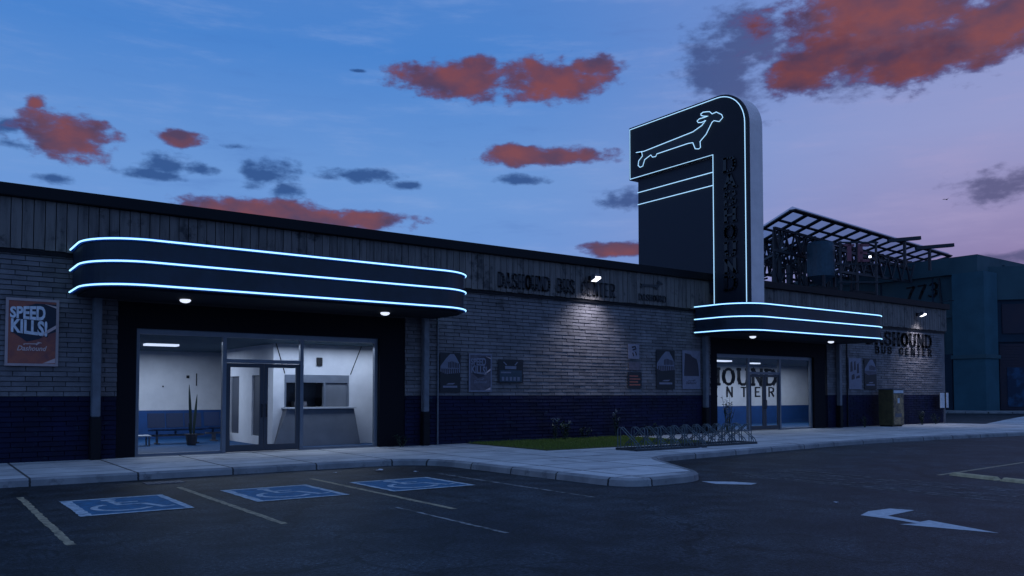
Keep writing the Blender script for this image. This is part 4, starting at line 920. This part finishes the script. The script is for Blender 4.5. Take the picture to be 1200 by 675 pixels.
# corner building, turned to the street
NV = empty('corner_building', (84, 30, 0), 'dark navy corner building with closed dark red shutters', 'building')
A_ = Vector((82.55, 36.1)); D_ = Vector((2.0, -2.3)).normalized(); I_ = Vector((-D_.y, D_.x))
def along(s, off, z): p = A_ + D_ * s - Vector((D_.y, -D_.x)) * 0 + I_ * off; return (p.x, p.y, z)
def blk(mb, s0, s1, o0, o1, z0, z1):
    return mb.add([along(s0, o0, z0), along(s1, o0, z0), along(s1, o1, z0), along(s0, o1, z0), along(s0, o0, z1), along(s1, o0, z1), along(s1, o1, z1), along(s0, o1, z1)],
                  [(0, 3, 2, 1), (4, 5, 6, 7), (0, 1, 5, 4), (1, 2, 6, 5), (2, 3, 7, 6), (3, 0, 4, 7)])
blk(MB(), 0, 34, .0, 16, 0, 13.4).build('wall', M['navy'], NV)
blk(MB(), -.1, 34.1, -.3, .0, 10.6, 13.75).build('frieze', M['teal'], NV)
blk(MB(), -.1, 34.1, -.22, .0, 6.6, 7.0).build('string_course', M['navy'], NV)
for i in range(5):
    s0 = .9 + i * 6.6
    sh = MB()
    for k in range(24): blk(sh, s0, s0 + 5.6, -.10, -.02, .2 + k * .26, .2 + k * .26 + .24)
    sh.build('shutter', M['shutter'], NV)
    blk(MB(), s0 + .3, s0 + 5.3, -.10, -.02, 7.4, 10.2).build('window', M['shutter'], NV)
blk(MB(), 1.5, 6.2, -.14, -.11, .5, 4.2).build('mural', M['graf'], NV)
for s_ in (5.0,): blk(MB(), 8, 9.5, 3, 5, 13.4, 14.1).build('roof_box', M['navy'], NV)
# tiny antenna box above
blk(MB(), 1.2, 2.2, 2, 3, 13.4, 14.2).build('roof_box', M['navy'], NV)

# pavement in front of the far buildings
struct(MB().prism([(74, 60), (74, 36), (77, 32), (84, 24), (104, 1), (112, -6), (112, 10), (90, 33), (82.4, 34.5), (80.5, 36), (80.5, 60)], 0, .15).build('far_pavement', M['kerb']))

# ------------------------------------------------------------------ open steel roof frame behind
SF = empty('steel_roof_frame', (60, 45, 0), 'open dark steel roof grid with glass panels rising behind the station', 'steel frame')
C0 = Vector((56.0, 38.9, 16.2)); E1 = Vector((33.6, 4.0, .2)); E2 = Vector((13.6, 18.5, .2))
g_ = MB(); NU, NV_ = 14, 6
for i in range(NU + 1): g_.bar(C0 + E1 * (i / NU), C0 + E1 * (i / NU) + E2, .42, .10)
for j in range(NV_ + 1): g_.bar(C0 + E2 * (j / NV_) + Vector((0, 0, .05)), C0 + E2 * (j / NV_) + E1 + Vector((0, 0, .05)), .36 if j else .6, .10)
g_.build('roof_grid', M['steel'], SF)
gp = MB(); a = C0 + Vector((0, 0, .33)); gp.add([a, a + E1, a + E1 + E2, a + E2], [(0, 1, 2, 3)]); gp.build('roof_glass', M['roofglass'], SF)
tr_ = MB(); rt_ = random.Random(8)
def truss(a, b, h, n):
    a = Vector(a); b = Vector(b); dn = Vector((0, 0, -h)); tr_.bar(a, b, .22); tr_.bar(a + dn, b + dn, .22)
    for i in range(n):
        p = a.lerp(b, i / n); q = a.lerp(b, (i + 1) / n); m_ = p.lerp(q, .5) + dn
        tr_.bar(p, m_, .13); tr_.bar(m_, q, .13)
for j in (1.2, 2.6, 4.2):
    a = C0 + E2 * (j / NV_) + Vector((0, 0, -.5)); truss(a, a + E1 * (.95 if j < 3 else .5), 1.9, 18)
for i in (1, 3, 6, 9, 12):
    a = C0 + E1 * (i / NU) + E2 * .2 + Vector((0, 0, -.4)); truss(a, a + E2 * .7, 1.5, 8)
tr_.build('truss', M['steel'], SF)
for i in (.03, .16, .30, .47, .66, .85):
    for j in (.24, .8):
        p = C0 + E1 * i + E2 * j; cm = MB(); p0 = Vector((p.x, p.y, 0)); 
        for dx in (-.4, .4): cm.bar((p.x + dx, p.y, 0), (p.x + dx, p.y, p.z - .4), .2)
        for k in range(11): cm.bar((p.x - .4 if k % 2 else p.x + .4, p.y, k * 1.4), (p.x + .4 if k % 2 else p.x - .4, p.y, (k + 1) * 1.4), .12)
        cm.build('lattice_column', M['steel'], SF)
# machinery and ducts seen low inside the frame
du = MB()
for i in range(16):
    x = 58 + rt_.uniform(0, 6); yv = 42.5 + rt_.uniform(0, 5) + (x - 58) * .3; h = rt_.uniform(8.5, 13.4); w_ = rt_.uniform(.15, .5)
    du.box(x, x + w_, yv, yv + w_, 0, h)
    du.bar((x, yv, h - rt_.uniform(.4, 2)), (x + rt_.uniform(1, 3), yv + rt_.uniform(-1, 1), h - rt_.uniform(.4, 2.5)), .16)
    du.bar((x, yv, h - rt_.uniform(.4, 3)), (x + rt_.uniform(1, 2.4), yv, h - rt_.uniform(0, 3)), .12)
du.build('pipework', M['steel'], SF)
tk = empty('water_tank', (63.9, 41.6, 0), 'teal blue water tank raised inside the open steel frame', 'tank')
MB().tube([(63.9, 41.6, 11.2), (63.9, 41.6, 11.9), (63.9, 41.6, 14.6), (63.9, 41.6, 14.9)], 1, 20, radii=[.3, 1.15, 1.15, 1.0]).build('tank', M['tank'], tk)
for dx, dy in ((-.8, -.8), (.8, -.8), (-.8, .8), (.8, .8)): MB().box(63.9 + dx - .1, 63.9 + dx + .1, 41.6 + dy - .1, 41.6 + dy + .1, 0, 11.9).build('leg', M['steel'], tk)
ts = empty('roof_sign', (59.6, 35.4, 6.3), 'dull red letters on a dark frame behind the roof, lit by one small lamp', 'sign')
tm = MB(); u_ = (.82, -.57, 0)
slab_letter(tm, 'T', (58.35, 35.98, 12.1), u_, FZ, .80, 1.15, .30, (-.57, -.82, 0), .15, False); slab_letter(tm, 'E', (59.25, 35.36, 12.05), u_, FZ, .95, 1.2, .34, (-.57, -.82, 0), .15, False)
tm.build('letters', M['redsign'], ts)
fm = MB()
for t in (-.2, 1.1, 2.6): fm.bar((58.45 + .82 * t, 36.1 - .57 * t, 6.3), (58.45 + .82 * t, 36.1 - .57 * t, 13.6), .14)
for z in (11.8, 13.5, 10.4): fm.bar((58.1, 36.3, z), (60.7, 34.5, z), .12)
fm.build('sign_frame', M['steel'], ts)
MB().tube([(59.95, 34.75, 12.28), (59.95, 34.75, 12.42)], .10, 8).build('sign_lamp', M['flood'], ts)
# small beams standing out beyond the frame
bt = MB().bar((67.0, 37.2, 14.75), (69.3, 35.6, 15.0), .30).bar((68.2, 36.4, 12.5), (68.2, 36.4, 14.8), .2).bar((70.8, 36.8, 14.45), (73.6, 34.9, 14.75), .30).bar((71.8, 36.1, 12.5), (71.8, 36.1, 14.5), .2)
bt.bar((64, 40, 14.1), (77, 40.5, 13.6), .25).bar((64, 40, 12.2), (77, 40.5, 12.4), .22)
for k in range(8): bt.bar((64 + k * 1.6, 40.05, 14.1), (64.8 + k * 1.6, 40.1, 12.3), .14); bt.bar((64.8 + k * 1.6, 40.1, 12.3), (65.6 + k * 1.6, 40.1, 14.0), .14)
bt.build('outrigger_beam', M['steel'], SF)
# vents on the station roof
def vent(x, y, h, w, label):
    o = tag(MB().tube([(x, y, 6.29), (x, y, 6.3 + h)], .09, 8).bar((x - w / 2, y + .1, 6.3 + h), (x + w / 2, y - .1, 6.32 + h), .22, .12).build('roof_vent', M['black']), label, 'roof vent', 'vents on the station roof')
vent(40.6, 26.2, 1.25, 1.9, 'T-shaped black roof vent behind the parapet, left one'); vent(43.4, 25.6, 1.15, 2.1, 'T-shaped black roof vent behind the parapet, right one')

# a bird far off in the sky
bm_ = MB().tube([(-.22, 0, 0), (-.12, 0, .01), (.02, 0, .02), (.14, 0, .03), (.2, 0, .04), (.27, 0, .03)], 1, 8, radii=[.01, .035, .055, .04, .03, .005])
bm_.add([(-.05, .03, .03), (.07, .03, .03), (.05, .22, .12), (-.02, .42, .08), (-.07, .25, .11)], [(0, 1, 2, 3, 4)]).add([(-.05, -.03, .03), (.07, -.03, .03), (.05, -.22, .12), (-.02, -.42, .08), (-.07, -.25, .11)], [(0, 1, 2, 3, 4)])
bm_.v = [(60.75 + x * .7, 29.24 + y_ * .7, 15.88 + z * .7) for x, y_, z in bm_.v]
tag(bm_.build('bird', M['ink']), 'small dark bird flying alone in the pink sky at right', 'bird')
